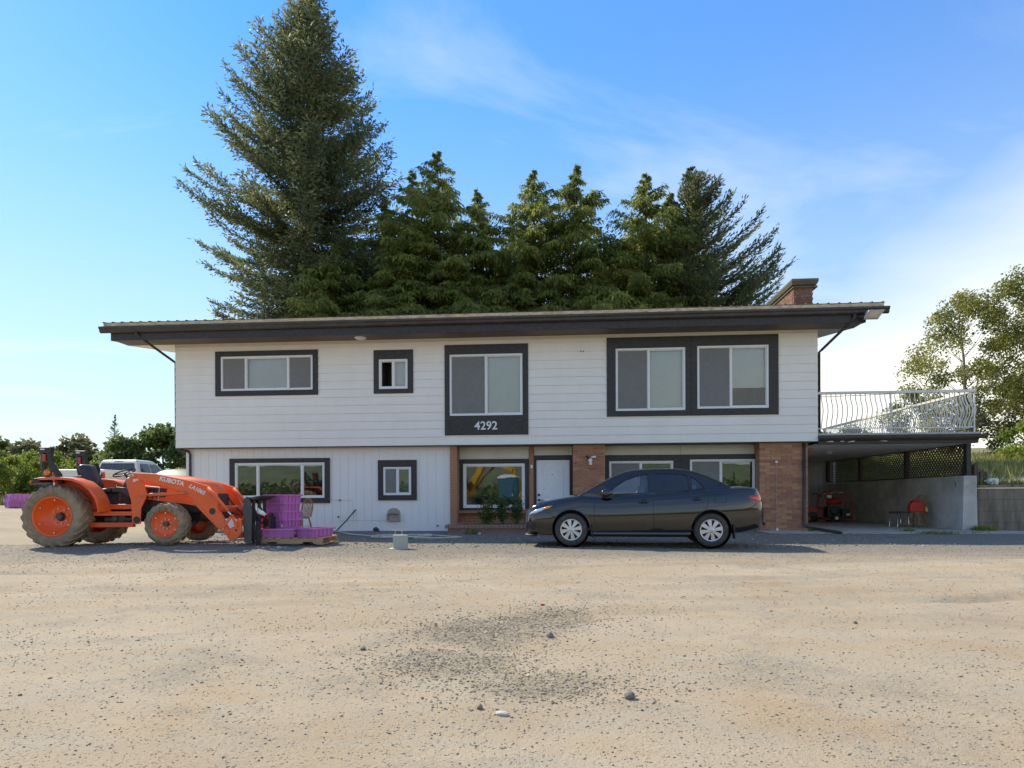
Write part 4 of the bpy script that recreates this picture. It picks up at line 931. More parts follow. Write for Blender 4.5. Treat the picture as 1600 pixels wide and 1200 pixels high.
# loader
tower = [(1.377, 1.402), (1.50, 1.395), (1.545, 1.34), (1.659, .976), (1.538, .719), (1.527, .426), (1.369, .401), (1.342, .877), (1.243, 1.218)]
arm = [(1.40, 1.404), (1.877, 1.375), (2.549, 1.238), (2.866, 1.14), (2.905, 1.06), (3.13, .58), (3.285, .25), (3.24, .205), (3.09, .31), (2.66, .83), (2.587, .895), (2.489, .955), (2.086, 1.124), (1.56, 1.268)]
for s in (-1, 1):
    y0 = -.60 if s < 0 else .52; y1 = y0+.10
    m_ = MB(); m_.prism(tower, y0+.115 if s < 0 else y0-.045, y0+.145 if s < 0 else y0-.015, 'y'); tw = m_.build('loader_tower', M_or, tr, bevel=.008)
    m_ = MB(); yb = y0+.115 if s < 0 else y0-.015
    m_.lathe([(.0, yb-.006), (.06, yb-.006), (.066, yb-.002)], (1.455, 0, .50), 'y', 20); m_.build('tower_pocket', M_blkm, tw)
    m_ = MB(); m_.prism(arm, y0, y1, 'y'); a_ = m_.build('loader_arm', M_or, tr, bevel=.012)
    m_ = MB(); yo = y0-.004 if s < 0 else y1+.004
    m_.lathe([(0, yo), (.062, yo), (.062, yo+.004*(-s))], (2.96, 0, .66), 'y', 20); m_.build('arm_opening', M_blkm, a_)
    m_ = MB()
    for (x, zz) in ((1.47, 1.35), (2.46, 1.0), (2.90, 1.10), (3.17, .33), (1.615, .97)): m_.lathe([(0, yo-.02*(1 if s < 0 else -1)), (.022, yo-.02*(1 if s < 0 else -1)), (.026, yo)], (x, 0, zz), 'y', 12)
    m_.build('pivot_pins', M_zinc, a_)['kind'] = 'stuff'
    yc = y0-.055 if s < 0 else y1+.055
    m_ = MB(); m_.tube([(1.78, yc, .975), (2.46, yc, 1.003)], .034, 10); c_ = m_.build('lift_cylinder', M_or, tr, smooth=True)
    m_ = MB(); m_.tube([(1.615, yc, .968), (1.80, yc, .976)], .018, 8); m_.build('rod', M_or, c_, smooth=True)
    yd = y0+.05
    m_ = MB(); m_.tube([(2.895, yd-.092, 1.11), (3.27, yd-.092, .67)], .036, 10); c_ = m_.build('bucket_cylinder', M_or, tr, smooth=True)
    m_ = MB(); m_.tube([(3.26, yd-.092, .68), (3.345, yd-.092, .575)], .017, 8); m_.build('rod', M_chr, c_, smooth=True)
    m_ = MB(); m_.bar((2.60, yd-.02, .86), (3.13, yd-.02, .31), .05, .07); m_.build('arm_brace', M_or, a_, bevel=.006)
    # tilt linkage and quick attach plate
    m_ = MB(); m_.bar((3.15, yd-.065, .33), (3.345, yd-.065, .585), .025, .05).bar((3.345, yd-.065, .585), (3.42, yd-.065, .36), .025, .05); m_.build('tilt_link', M_or, tr, bevel=.005)
    m_ = MB(); m_.prism([(3.22, .18), (3.27, .33), (3.36, .37), (3.43, .52), (3.49, .50), (3.505, .27), (3.43, .15), (3.33, .10), (3.25, .13)], yd-.03, yd+.03, 'y'); q_ = m_.build('quick_attach_plate', M_or, tr, bevel=.006)
    m_ = MB(); m_.lathe([(0, yd-.034), (.022, yd-.034), (.022, yd-.03)], (3.40, 0, .30), 'y', 12); m_.build('plate_hole', M_blkm, q_)
m_ = MB(); m_.tube([(3.06, -.55, .70), (3.06, .57, .70)], .065, 12); m_.build('cross_tube', M_orr, tr, smooth=True)
m_ = MB(); m_.box(3.40, 3.46, -.5, .5, .14, .24).box(3.44, 3.48, -.5, .5, .44, .50); m_.build('attach_bar', M_orr, tr, bevel=.006)
m_ = MB(); m_.tube([(2.70, -.20, 1.12), (2.9, -.18, .95), (3.0, -.15, .80), (3.1, -.1, .62), (3.3, -.05, .55)], .014, 6).tube([(2.70, .20, 1.12), (2.9, .16, .95), (3.05, .12, .78), (3.3, .05, .55)], .014, 6); m_.build('loader_hoses', M_blk, tr, smooth=True)['kind'] = 'stuff'
me = text_mesh('KUBOTA', .118, .002, .004, .12); o = link('maker_lettering', me, tr, M_wht); o.location = (2.19, -.604, 1.235); o.rotation_euler = (R(90), R(13.5), 0)
me = text_mesh('LA1065', .105, .002, .003, .15); o = link('model_lettering', me, tr, M_wht); o.location = (2.675, -.604, 1.072); o.rotation_euler = (R(90), R(27), 0)
m_ = MB(); m_.box(1.39, 1.44, -.488, -.4855, 1.23, 1.285).box(1.445, 1.50, -.488, -.4855, 1.25, 1.29); m_.build('warning_decal', M_wht, tr)
# ------------------------------------------------------------------ black pallet-fork carriage hung on the loader
at = empty('fork_carriage', (-8.65+3.52, 12.75, .05)); tag(at, 'black steel pallet fork carriage on the front of the tractor loader', 'fork carriage')
for y0 in (-.50, .47):
    m_ = MB(); m_.prism([(.0, .08), (.13, .06), (.15, .74), (.10, .90), (.05, .965), (-.02, .90), (-.02, .45)], y0, y0+.03, 'y'); m_.build('side_plate', M_gry, at, bevel=.006)
for zz in (.10, .52, .88):
    m_ = MB(); m_.box(.04, .10, -.468, .468, zz, zz+.07); m_.build('cross_bar', M_blkm, at, bevel=.006)
for y0 in (-.40, -.12, .16, .40):
    m_ = MB(); m_.box(.105, .16, y0, y0+.045, .06, .93); m_.build('guard_upright', M_blkm, at, bevel=.005)
for y0 in (-.36, .24):
    m_ = MB(); m_.prism([(.165, .62), (.23, .62), (.23, .05), (1.0, .03), (1.0, .012), (.165, .012)], y0, y0+.10, 'y'); m_.build('fork_tine', M_blkm, at, bevel=.005)
m_ = MB(); m_.prism([(.10, .95), (.30, .985), (.30, .96), (.12, .90)], -.45, .45, 'y'); m_.build('top_guard', M_gry, at, bevel=.005)
m_ = MB(); m_.box(.17, .31, -.02, .2, .18, .62).box(.17, .30, .24, .40, .12, .55); m_.build('clamp_body', M_blkm, at, bevel=.02)
m_ = MB(); m_.lathe([(0, -.36), (.06, -.36), (.07, -.33), (.07, -.31)], (.24, .3, .30), 'y', 14).box(.18, .28, -.055, -.022, .52, .60); m_.build('red_coupler', M_redl, at)
m_ = MB(); m_.tube([(.17, -.30, .72), (.21, -.31, .66), (.26, -.28, .64), (.31, -.25, .60)], [.04, .055, .05, .03], 8); m_.build('white_rag', M_wht, at, smooth=True)
for p in ([(.1, -.38, .9), (.18, -.42, .7), (.22, -.36, .5), (.24, -.1, .4)], [(.1, -.2, .9), (.2, -.25, .78), (.26, -.1, .55)]):
    m_ = MB(); m_.tube(p, .018, 7); m_.build('hose', M_blk, at, smooth=True)
# ------------------------------------------------------------------ black sedan (local x: 0 front bumper .. 4.54 tail, y: -.88 near side)
def lerp_tab(tab, x):
    if x <= tab[0][0]: return tab[0][1]
    for (a, b), (c, d_) in zip(tab, tab[1:]):
        if x <= c:
            t = (x-a)/(c-a); return b+(d_-b)*t
    return tab[-1][1]
def smooth_tab(tab, x):       # monotone-ish cosine blend
    if x <= tab[0][0]: return tab[0][1]
    pts = tab
    for i in range(len(pts)-1):
        a, b = pts[i]; c, d_ = pts[i+1]
        if x <= c:
            p0 = pts[max(i-1, 0)]; p3 = pts[min(i+2, len(pts)-1)]
            m0 = (d_-p0[1])/(c-p0[0]) if c != p0[0] else 0; m1 = (p3[1]-b)/(p3[0]-a) if p3[0] != a else 0
            h_ = c-a; t = (x-a)/h_; t2, t3 = t*t, t*t*t
            return (2*t3-3*t2+1)*b+(t3-2*t2+t)*h_*m0+(-2*t3+3*t2)*d_+(t3-t2)*h_*m1
    return tab[-1][1]
M_cp = mat('black_car_paint', (.005, .005, .0062), .12, var=.08, vscale=3, coat=1.0)
M_cpl = mat('black_plastic', (.014, .014, .015), .55)
M_cgl = glass('car_glass', (.85, .89, .88), 2.1)
M_cgd = glass('car_privacy_glass', (.10, .10, .105), 1.75)
M_lens = mat('headlamp_lens', (.62, .64, .66), .12, metal=.35, var=.3, vscale=25, coat=.8)
M_sil = mat('silver_wheel_cover', (.60, .60, .60), .35, metal=.55, var=.05, vscale=9)
M_tyre = mat('car_tyre', (.05, .047, .043), .85, var=.15, vscale=12, dirt=(.15, .13, .11), dscale=3, damt=.5)
M_cint = mat('grey_car_interior', (.24, .235, .22), .8)
HT = [(0, .58), (.03, .66), (.10, .735), (.30, .815), (.60, .885), (.95, .945), (1.15, .975)]      # hood line
BT = [(1.15, .975), (1.6, .955), (2.4, 1.0), (3.3, 1.055), (3.75, 1.085)]                          # belt / deck side
TT = [(3.75, 1.085), (4.05, 1.105), (4.30, 1.095), (4.40, 1.05), (4.46, .93), (4.52, .78), (4.54, .62)]
def topz(s): return smooth_tab(HT, s) if s < 1.15 else smooth_tab(BT, s) if s < 3.75 else smooth_tab(TT, s)
def botz(s): return lerp_tab([(0, .27), (.12, .20), (.5, .19), (1.2, .19), (3.3, .20), (4.1, .26), (4.4, .33), (4.54, .42)], s)
def halfw(s): return smooth_tab([(0, .52), (.04, .62), (.12, .72), (.3, .80), (.6, .845), (1.1, .865), (2.2, .88), (3.4, .875), (3.9, .85), (4.25, .80), (4.42, .72), (4.50, .62), (4.54, .50)], s)
def side_y(s, z):          # half width at height z (positive)
    W_ = halfw(s); zt = topz(s); zb = botz(s); t = (z-zb)/max(zt-zb, .01)
    p = smooth_tab([(0, .91), (.12, .955), (.30, .985), (.48, 1.0), (.62, .992), (.78, .965), (.92, .925), (1, .885)], max(0, min(1, t)))
    # pressed crease low on the doors
    return W_*p
st = [0, .02, .05, .1, .17, .25, .35, .47]+[.47+.1*i for i in range(1, 39)]+[4.33, 4.38, 4.42, 4.46, 4.50, 4.525, 4.54]
rings = []
for s in st:
    zt, zb = topz(s), botz(s); half = []
    half.append((0, zb)); half.append((.55*halfw(s), zb)); half.append((.84*halfw(s), zb+.01))
    for t in (.04, .12, .22, .34, .46, .58, .70, .80, .88, .94, .98): zz = zb+(zt-zb)*t; half.append((side_y(s, zz), zz))
    cr_ = .045 if s < 1.2 else .03; ys = side_y(s, zt)
    for q in (.96, .88, .7, .45, .2, 0): half.append((ys*q, zt+cr_*(1-q**2)*min(1, s/.3)+.004))
    ring = [(s, -y, zz) for (y, zz) in half]+[(s, y, zz) for (y, zz) in half[-2:0:-1]]
    rings.append(ring)
cr0 = empty('sedan', (0, 0, 0))
m_ = MB(); m_.loft(rings); body = m_.build('body', M_cp, cr0, smooth=True)
WX = (.93, 3.53)
for x in WX:       # wheel openings
    c_ = MB(); c_.lathe([(0, -1.1), (.365, -1.1), (.365, 1.1), (0, 1.1)], (x, 0, .335), 'y', 40); cu = c_.build('cutter', None)
    md = body.modifiers.new('cut', 'BOOLEAN'); md.operation = 'DIFFERENCE'; md.object = cu; md.solver = 'EXACT'
    apply_mods(body); bpy.data.objects.remove(cu)
smooth_by_angle(body.data, 38)
for x in WX:
    for s_ in (-1, 1):
        m_ = MB(); m_.lathe([(.363, s_*.845), (.363, s_*.45), (.0, s_*.45)], (x, 0, .335), 'y', 32); m_.build('wheel_well', M_cpl, cr0)
        m_ = MB(); arc = []
        for k in range(25):
            a = R(-8+196*k/24); zz = .335+.368*math.sin(a); xx = x+.368*math.cos(a)
            if zz > .2: arc.append((xx, s_*(side_y(xx, min(zz, topz(xx)))-.006), zz))
        m_.tube(arc, .011, 6); m_.build('arch_lip', M_cp, cr0, smooth=True)
# lower trim, splash guards, bumpers
for s_ in (-1, 1):
    m_ = MB(); m_.loft([[(s, s_*(side_y(s, .24)-.02), .185), (s, s_*(side_y(s, .24)+.012), .20), (s, s_*(side_y(s, .27)+.010), .275), (s, s_*(side_y(s, .27)-.02), .29)] for s in [1.28+.1*i for i in range(20)]]); m_.build('rocker_trim', M_cp, cr0, smooth=True)
    for x in (1.33, 3.94):
        m_ = MB(); m_.hexa([(x,s_*.83,.16),(x+.02,s_*.83,.16),(x+.02,s_*.66,.16),(x,s_*.66,.16),(x-.03,s_*.862,.42),(x+.01,s_*.862,.42),(x+.01,s_*.66,.42),(x-.03,s_*.66,.42)]); m_.build('mud_flap', M_cpl, cr0, bevel=.006)
m_ = MB(); m_.loft([[(s, y_, .185), (s, y_, .215), (s+.10, y_*.97, .225), (s+.10, y_*.97, .195)] for (y_, s) in [(-.80, .17), (-.70, .04), (-.5, -.01), (0, -.03), (.5, -.01), (.70, .04), (.80, .17)]]); m_.build('front_lip', M_cpl, cr0, smooth=True)
m_ = MB(); m_.box(-.012, .08, -.42, .42, .29, .45); m_.build('lower_grille', M_cpl, cr0, bevel=.02)
m_ = MB()
for k in range(3): m_.tube([(-.0+.012*k, -.46, .60+.042*k), (-.025+.012*k, 0, .605+.042*k), (.0+.012*k, .46, .60+.042*k)], .012, 6)
m_.build('upper_grille', M_cpl, cr0, smooth=True)
m_ = MB(); m_.box(-.05, -.03, -.26, .26, .44, .55); m_.build('plate_holder', M_cpl, cr0, bevel=.004)
m_ = MB(); m_.box(4.44, 4.56, -.55, .55, .40, .46); m_.build('rear_step', M_cpl, cr0, bevel=.02)
# seam lines (door shuts, fuel flap, bumper cuts) let into the skin
def seam(name, pts, s_=-1, r=.0042, parent=None, closed=False):
    P_ = []
    for i in range(len(pts)-(0 if closed else 1)):
        a, b = pts[i], pts[(i+1) % len(pts)]; n_ = max(2, int(math.hypot(b[0]-a[0], b[1]-a[1])/.05))
        for k in range(n_): t = k/n_; P_.append((a[0]+(b[0]-a[0])*t, a[1]+(b[1]-a[1])*t))
    if not closed: P_.append(pts[-1])
    m_ = MB(); m_.tube([(s, s_*(side_y(s, z)+.0005), z) for (s, z) in P_], r, 5, closed=closed); return m_.build(name, M_cpl, parent or body)
for s_ in (-1, 1):
    seam('door_seam', [(1.40, .93), (1.37, .75), (1.38, .45), (1.43, .30), (2.49, .305), (2.475, .70), (2.465, 1.0)], s_)
    seam('door_seam', [(2.475, .70), (2.485, .305), (3.06, .32), (3.14, .38), (3.24, .52), (3.42, .70), (3.49, .84), (3.46, .98), (3.38, 1.06)], s_)
    seam('bumper_seam', [(.55, .60), (.45, .67), (.37, .72)], s_); seam('bumper_seam', [(3.78, .68), (4.1, .70), (4.26, .74), (4.36, .82)], s_)
    seam('hood_seam', [(.50, .80), (.8, .865), (1.1, .92)], s_)
    for (x, zz) in ((2.30, .845), (3.27, .895)):
        m_ = MB(); yy = side_y(x, zz)
        m_.tube([(x-.10, s_*(yy+.004), zz-.004), (x-.05, s_*(yy+.035), zz), (x+.05, s_*(yy+.035), zz+.004), (x+.10, s_*(yy+.004), zz+.004)], [.010, .014, .014, .010], 8); m_.build('door_handle', M_cp, cr0, smooth=True)
        m_ = MB(); m_.lathe([(0, s_*(yy+.002)), (.05, s_*(yy+.002)), (.055, s_*(yy-.004))], (x, 0, zz+.004), 'y', 20); m_.build('handle_recess', M_cpl, cr0)
fp = [(3.62, .83), (3.60, .85), (3.60, .96), (3.62, .985), (3.78, .985), (3.80, .96), (3.80, .85), (3.78, .83)]
seam('fuel_flap', fp, -1, closed=True)
# greenhouse: pillars and roof around real panes, tumblehome from belt to roof
RT = [(1.08, .965), (1.35, 1.115), (1.62, 1.265), (1.85, 1.375), (2.05, 1.435), (2.35, 1.462), (2.75, 1.468), (3.05, 1.452), (3.25, 1.41), (3.45, 1.34), (3.70, 1.22), (3.92, 1.115)]
def gy(z): return .775-.205*(max(0, z-.98)/.48)**1.25
def G(s, z, off=0, sd=-1): return (s, sd*(gy(z)+off), z)
outline = [(1.12, .96)]+[(s, smooth_tab(RT, s)) for s in (1.2, 1.35, 1.5, 1.65, 1.8, 1.95, 2.1, 2.3, 2.55, 2.8, 3.0, 3.15, 3.3, 3.45, 3.6, 3.75, 3.9)]+[(3.86, 1.07), (3.3, 1.03), (2.4, .97), (1.6, .93)]
w1 = [(1.57, .985), (1.66, 1.06), (1.82, 1.18), (1.99, 1.285), (2.15, 1.345), (2.385, 1.385), (2.40, 1.02)]
w2 = [(2.52, 1.385), (2.75, 1.39), (2.98, 1.375), (3.12, 1.345), (3.15, 1.065), (2.51, 1.025)]
w3 = [(3.18, 1.325), (3.26, 1.275), (3.36, 1.185), (3.43, 1.095), (3.19, 1.07)]
def panel_with_holes(outer, holes, sd, off):
    vs, es = [], []
    for loop in [outer]+holes:
        b = len(vs); n_ = len(loop); vs += [Vector(p) for p in loop]; es += [(b+i, b+(i+1) % n_) for i in range(n_)]
    r_ = geometry.delaunay_2d_cdt(vs, es, [], 1, 1e-5); v2, f2 = r_[0], r_[2]
    def inside(p, poly):
        c = False
        for i in range(len(poly)):
            a, b = poly[i], poly[i-1]
            if (a[1] > p[1]) != (b[1] > p[1]) and p[0] < (b[0]-a[0])*(p[1]-a[1])/(b[1]-a[1])+a[0]: c = not c
        return c
    F_ = []
    for f in f2:
        c = sum((v2[i] for i in f), Vector((0, 0)))/len(f)
        if not any(inside(c, h_) for h_ in holes): F_.append(tuple(f))
    m_ = MB(); m_.add([G(v.x, v.y, off, sd) for v in v2], F_); return m_
for sd in (-1, 1):
    o_ = panel_with_holes(outline, [w1, w2, w3], sd, 0).build('window_pillars', M_cp, cr0)
    sm_ = o_.modifiers.new('t', 'SOLIDIFY'); sm_.thickness = .03; sm_.offset = -1 if sd < 0 else 1
    for nm, wq, mm in (('front_side_window', w1, M_cgl), ('rear_side_window', w2, M_cgd), ('quarter_window', w3, M_cgl)):
        m_ = MB(); m_.add([G(p[0], p[1], -.008, sd) for p in wq], [tuple(range(len(wq)))]); m_.build(nm, mm, cr0)
        m_ = MB(); m_.tube([G(p[0], p[1], .002, sd) for p in wq], .008, 5, closed=True); m_.build('window_seal', M_cpl, cr0)
    m_ = MB(); m_.tube([(s, sd*(gy(smooth_tab(RT, s))+.0), smooth_tab(RT, s)-.004) for s in [1.15+.1*i for i in range(28)]], .018, 7); m_.build('roof_rail', M_cp, cr0, smooth=True)
def cross(s, k): z = smooth_tab(RT, s); return [(s, gy(z)*q, z+k*(1-q*q)) for q in (-1, -.85, -.6, -.3, 0, .3, .6, .85, 1)]
def strip(name, ss, k, mm, inset=0):
    m_ = MB(); rs = [cross(s, k) for s in ss]; m_.loft(rs, closed=False, cap=False); o_ = m_.build(name, mm, cr0, smooth=True)
    return o_
strip('windscreen', [1.10, 1.2, 1.35, 1.5, 1.65, 1.8, 1.9], .045, M_cgl)
strip('roof', [1.9, 2.0, 2.1, 2.3, 2.55, 2.8, 3.0, 3.12], .042, M_cp)
strip('rear_window', [3.12, 3.25, 3.4, 3.55, 3.7, 3.85, 3.91], .04, M_cgd)
# lamps
def side_poly(name, pts, off, mm, sd, parent=None):
    c = (sum(p[0] for p in pts)/len(pts), sum(p[1] for p in pts)/len(pts))
    grid = []; fs = []; n_ = len(pts)
    for q in (1, .8, .4):
        for p in pts: s, z = c[0]+(p[0]-c[0])*q, c[1]+(p[1]-c[1])*q; grid.append((s, sd*(side_y(s, z)+off*(1 if q < 1 else .1)), z))
    for l_ in range(2):
        for i in range(n_): fs.append((l_*n_+i, l_*n_+(i+1) % n_, (l_+1)*n_+(i+1) % n_, (l_+1)*n_+i))
    fs.append(tuple(2*n_+i for i in range(n_))); m_ = MB(); m_.add(grid, fs); return m_.build(name, mm, parent or cr0, smooth=True)
for sd in (-1, 1):
    hl = side_poly('headlight', [(.10, .60), (.14, .655), (.24, .70), (.36, .735), (.47, .765), (.42, .715), (.36, .68), (.24, .635)], .012, M_lens, sd)
    side_poly('indicator_lens', [(.37, .70), (.38, .74), (.49, .772), (.58, .782), (.53, .745), (.45, .712)], .013, mat('amber_glass', (.75, .27, .03), .15, coat=.8) if sd < 0 else bpy.data.materials['amber_glass'], sd, hl)
    side_poly('tail_light', [(4.21, .935), (4.26, .965), (4.40, .975), (4.455, .96), (4.465, .85), (4.42, .835), (4.33, .85)], .010, mat('red_tail_glass', (.55, .012, .01), .12, coat=.8) if sd < 0 else bpy.data.materials['red_tail_glass'], sd)
    side_poly('fog_light_pocket', [(.09, .33), (.10, .45), (.22, .47), (.26, .38), (.20, .31)], .004, M_cpl, sd)
    m_ = MB(); m_.loft([[(1.60+.11*math.cos(t)*k, sd*(.86+.05*q), 1.02+.075*math.sin(t)*k) for t in [2*math.pi*i/12 for i in range(12)]] for (q, k) in ((-.6, .55), (0, 1), (1, 1.02), (1.8, .85), (2.2, .4))]); mr_ = m_.build('door_mirror', M_cp, cr0, smooth=True)
    m_ = MB(); m_.tube([(1.55, sd*.80, .95), (1.58, sd*.85, .98)], .025, 7); m_.build('mirror_stalk', M_cpl, mr_)
m_ = MB(); m_.tube([(1.10, -.3, .985), (1.18, .2, 1.02)], .008, 5).tube([(1.10, .25, .985), (1.18, .65, 1.01)], .008, 5).box(1.06, 1.10, -.36, -.30, .97, 1.0); m_.build('wipers', M_cpl, cr0)
# wheels
def car_wheel(x, sd):
    wr = empty('wheel', (x, sd*.755, .318), 0, cr0); s = sd; m_ = MB()
    m_.lathe([(.205, s*-.09), (.25, s*-.098), (.29, s*-.095), (.312, s*-.07), (.318, 0), (.312, s*.07), (.29, s*.095), (.25, s*.100), (.212, s*.088), (.205, s*.07)], (0, 0, 0), 'y', 48); m_.build('tyre', M_tyre, wr, smooth=True)
    m_ = MB(); m_.lathe([(.206, s*.06), (.212, s*.084), (.200, s*.090), (.188, s*.080), (.188, s*.03), (0, s*.03)], (0, 0, 0), 'y', 40); m_.build('rim', M_cpl, wr)
    m_ = MB(); m_.lathe([(.210, s*.086), (.205, s*.093), (.186, s*.086), (.186, s*.07)], (0, 0, 0), 'y', 40)
    for i in range(8):
        a = 2*math.pi*i/8+.2; t = Vector((math.cos(a), 0, math.sin(a))); p = Vector((-math.sin(a), 0, math.cos(a))); Y1 = Vector((0, s*.094, 0)); Y0 = Vector((0, s*.066, 0))
        m_.hexa([t*.03-p*.018+Y0, t*.03+p*.018+Y0, t*.195+p*.046+Y0, t*.195-p*.046+Y0, t*.03-p*.018+Y1*1.04, t*.03+p*.018+Y1*1.04, t*.195+p*.042+Y1*.93, t*.195-p*.042+Y1*.93])
    m_.lathe([(.052, s*.07), (.052, s*.097), (.035, s*.104), (0, s*.105)], (0, 0, 0), 'y', 24); m_.build('wheel_cover', M_sil, wr, auto=30)
    m_ = MB(); m_.tube([(.026*math.cos(t), s*.106, .018*math.sin(t)) for t in [2*math.pi*k/14 for k in range(14)]], .0035, 5, closed=True).tube([(.011*math.cos(t), s*.106, .018*math.sin(t)) for t in [2*math.pi*k/12 for k in range(12)]], .0028, 5, closed=True); m_.build('badge', M_chr, wr)
for x in WX:
    for sd in (-1, 1): car_wheel(x, sd)
# cabin
m_ = MB(); m_.box(1.25, 3.75, -.70, .70, .30, .34); m_.build('cabin_floor', M_cint, cr0)
for y0 in (-.58, .10):
    m_ = MB(); m_.loft([[(s+.16*(zz-.9)+dx, y0+.24+u_*.23, zz) for (dx, u_) in ((-.05, -1), (-.06, 0), (-.05, 1), (.07, .9), (.08, 0), (.07, -.9))] for (s, zz) in ((2.20, .6), (2.22, .9), (2.25, 1.12), (2.27, 1.16))]); m_.build('front_seat', M_cint, cr0, smooth=True)
    m_ = MB(); m_.loft([[(2.33+dx, y0+.24+u_*.13, zz) for (dx, u_) in ((-.05, -1), (-.06, 0), (-.05, 1), (.05, .9), (.05, -.9))] for zz in (1.17, 1.22, 1.32, 1.35)]); m_.build('headrest', M_cint, cr0, smooth=True)
m_ = MB(); m_.box(3.05, 3.3, -.6, .6, .6, 1.16); m_.build('rear_seat', M_cint, cr0, bevel=.04)
m_ = MB(); m_.box(1.15, 1.6, -.66, .66, .80, .985); m_.build('dashboard', M_cint, cr0, bevel=.05)
m_ = MB(); m_.tube([(1.70+.05*math.sin(t), -.36+.17*math.cos(t), 1.0+.16*math.sin(t)) for t in [2*math.pi*k/20 for k in range(20)]], .014, 6, closed=True); m_.build('steering_wheel', M_cpl, cr0)
th = R(9); ca, sa = math.cos(th), math.sin(th)
# near front tyre face stands at world (1.206, 12.31)
lx, ly = .93, -.85
cr0.rotation_euler = (0, 0, -th)
wx, wy = 1.13, 12.28
cr0.location = (wx-(lx*ca+ly*sa), wy-(-lx*sa+ly*ca), .03)
tag(cr0, 'black four door sedan with silver wheel covers parked in front of the door', 'car')
# ------------------------------------------------------------------ white pickup behind the tractor (local y: forward, rear of cab at y=0)
M_tw = mat('cream_truck_paint', (.72, .69, .62), .3, var=.04, vscale=2, coat=.6, dirt=(.42, .35, .26), dscale=1.2, damt=.3)
M_tg = mat('dark_truck_glass', (.035, .038, .042), .06, spec=.8)
pk_ = empty('pickup_truck', (-16.68, 27.0, .66)); tag(pk_, 'white crew cab pickup truck seen from behind, beyond the tractor', 'truck')
m_ = MB(); m_.loft([[(-.96, y, z0), (-1.0, y, .8), (-.98, y, zt), (-.80, y, zt+.02), (.80, y, zt+.02), (.98, y, zt), (1.0, y, .8), (.96, y, z0)] for (y, z0, zt) in ((-2.35, .55, 1.40), (-2.3, .5, 1.42), (-.06, .48, 1.42))]); m_.build('bed', M_tw, pk_, bevel=.02)
m_ = MB(); m_.box(-.82, .82, -2.2, -.15, 1.0, 1.447); m_.build('bed_cover', M_tw, pk_, bevel=.02)
m_ = MB(); m_.loft([[(-.95, y, .45), (-1.0, y, .8), (-.99, y, 1.1), (-.95, y, zt), (0, y, zt+.03), (.95, y, zt), (.99, y, 1.1), (1.0, y, .8), (.95, y, .45)] for (y, zt) in ((0, 1.38), (.1, 1.40), (1.2, 1.40), (2.2, 1.36), (2.5, 1.30), (3.4, 1.22), (3.55, 1.1), (3.6, .9))]); m_.build('body', M_tw, pk_, auto=40)
def cabp(y, z, sd): return (sd*(.94-.20*(z-1.38)/.58), y, z)
m_ = MB(); m_.loft([[(-.93, 0.0, 1.38), (.93, 0.0, 1.38), (.93, 2.3, 1.38), (-.93, 2.3, 1.38)], [(-.76, .14, 1.86), (.76, .14, 1.86), (.76, 1.62, 1.86), (-.76, 1.62, 1.86)], [(-.70, .22, 1.94), (.70, .22, 1.94), (.70, 1.50, 1.94), (-.70, 1.50, 1.94)], [(-.55, .40, 1.97), (.55, .40, 1.97), (.55, 1.35, 1.97), (-.55, 1.35, 1.97)]]); m_.build('cab', M_tw, pk_, bevel=.03)
for (a, b) in ((-.78, -.26), (-.25, .25), (.26, .78)):
    m_ = MB(); m_.add([(a, -.004+.018, 1.44), (b, .014, 1.44), (b*.88, .108, 1.80), (a*.88, .108, 1.80)], [(0, 1, 2, 3)]); m_.build('rear_window', M_tg, pk_)
for sd in (-1, 1):
    for wq in ([(.20, 1.44), (.95, 1.44), (.95, 1.80), (.34, 1.80)], [(1.05, 1.44), (1.98, 1.44), (1.60, 1.80), (1.05, 1.80)]):
        m_ = MB(); m_.add([(sd*(.936-.17*(z-1.38)/.48+.012), y, z) for (y, z) in wq], [(0, 1, 2, 3)]); m_.build('side_window', M_tg, pk_)
    m_ = MB(); m_.loft([[(sd*(1.02+.22*t), 1.86+.03*math.cos(a), 1.46+k*.15*math.sin(a)) for a in [2*math.pi*i/10 for i in range(10)]] for (t, k) in ((0, .4), (.3, 1), (1, 1))]); m_.build('tow_mirror', M_cpl, pk_, smooth=True)
    for y in (-1.25, 2.75):
        w_ = MB(); w_.lathe([(.2, sd*.70), (.24, sd*.70), (.39, sd*.72), (.40, sd*.80), (.40, sd*.92), (.37, sd*.97), (.24, sd*.97), (.2, sd*.93), (0, sd*.9)], (0, y, .40), 'x', 28); w_.build('wheel', M_tyre, pk_, smooth=True)
    m_ = MB(); m_.box(sd*.93-.06, sd*.93+.06, -2.38, -2.30, .95, 1.32); m_.build('tail_light', M_redl, pk_, bevel=.01)
m_ = MB(); m_.box(-.17, .17, .135, .20, 1.875, 1.915); m_.build('brake_light', M_redl, pk_, bevel=.01)
m_ = MB(); m_.box(-.95, .95, -2.5, -2.36, .50, .70); m_.build('rear_bumper', M_chr, pk_, bevel=.03)
m_ = MB(); m_.add([(-.82, 2.255, 1.43), (.82, 2.255, 1.43), (.68, 1.72, 1.83), (-.68, 1.72, 1.83)], [(0, 1, 2, 3)]); m_.build('windscreen', M_tg, pk_)
c2 = copy_tree(cr0); c2.name = 'parked_car'; c2.rotation_euler = (0, 0, R(-90)); c2.location = (-14.75, 31.3, .76); tag(c2, 'dark car showing only its roof between the pickup and the house corner', 'car')
c3 = copy_tree(cr0); c3.name = 'parked_car'; c3.rotation_euler = (0, 0, R(-96)); c3.location = (-21.3, 34.5, .78); tag(c3, 'dark car far behind the tractor roll bar, in front of the trees', 'car')
M_char = mat('charcoal_car_paint', (.03, .03, .031), .5, var=.1, vscale=3)
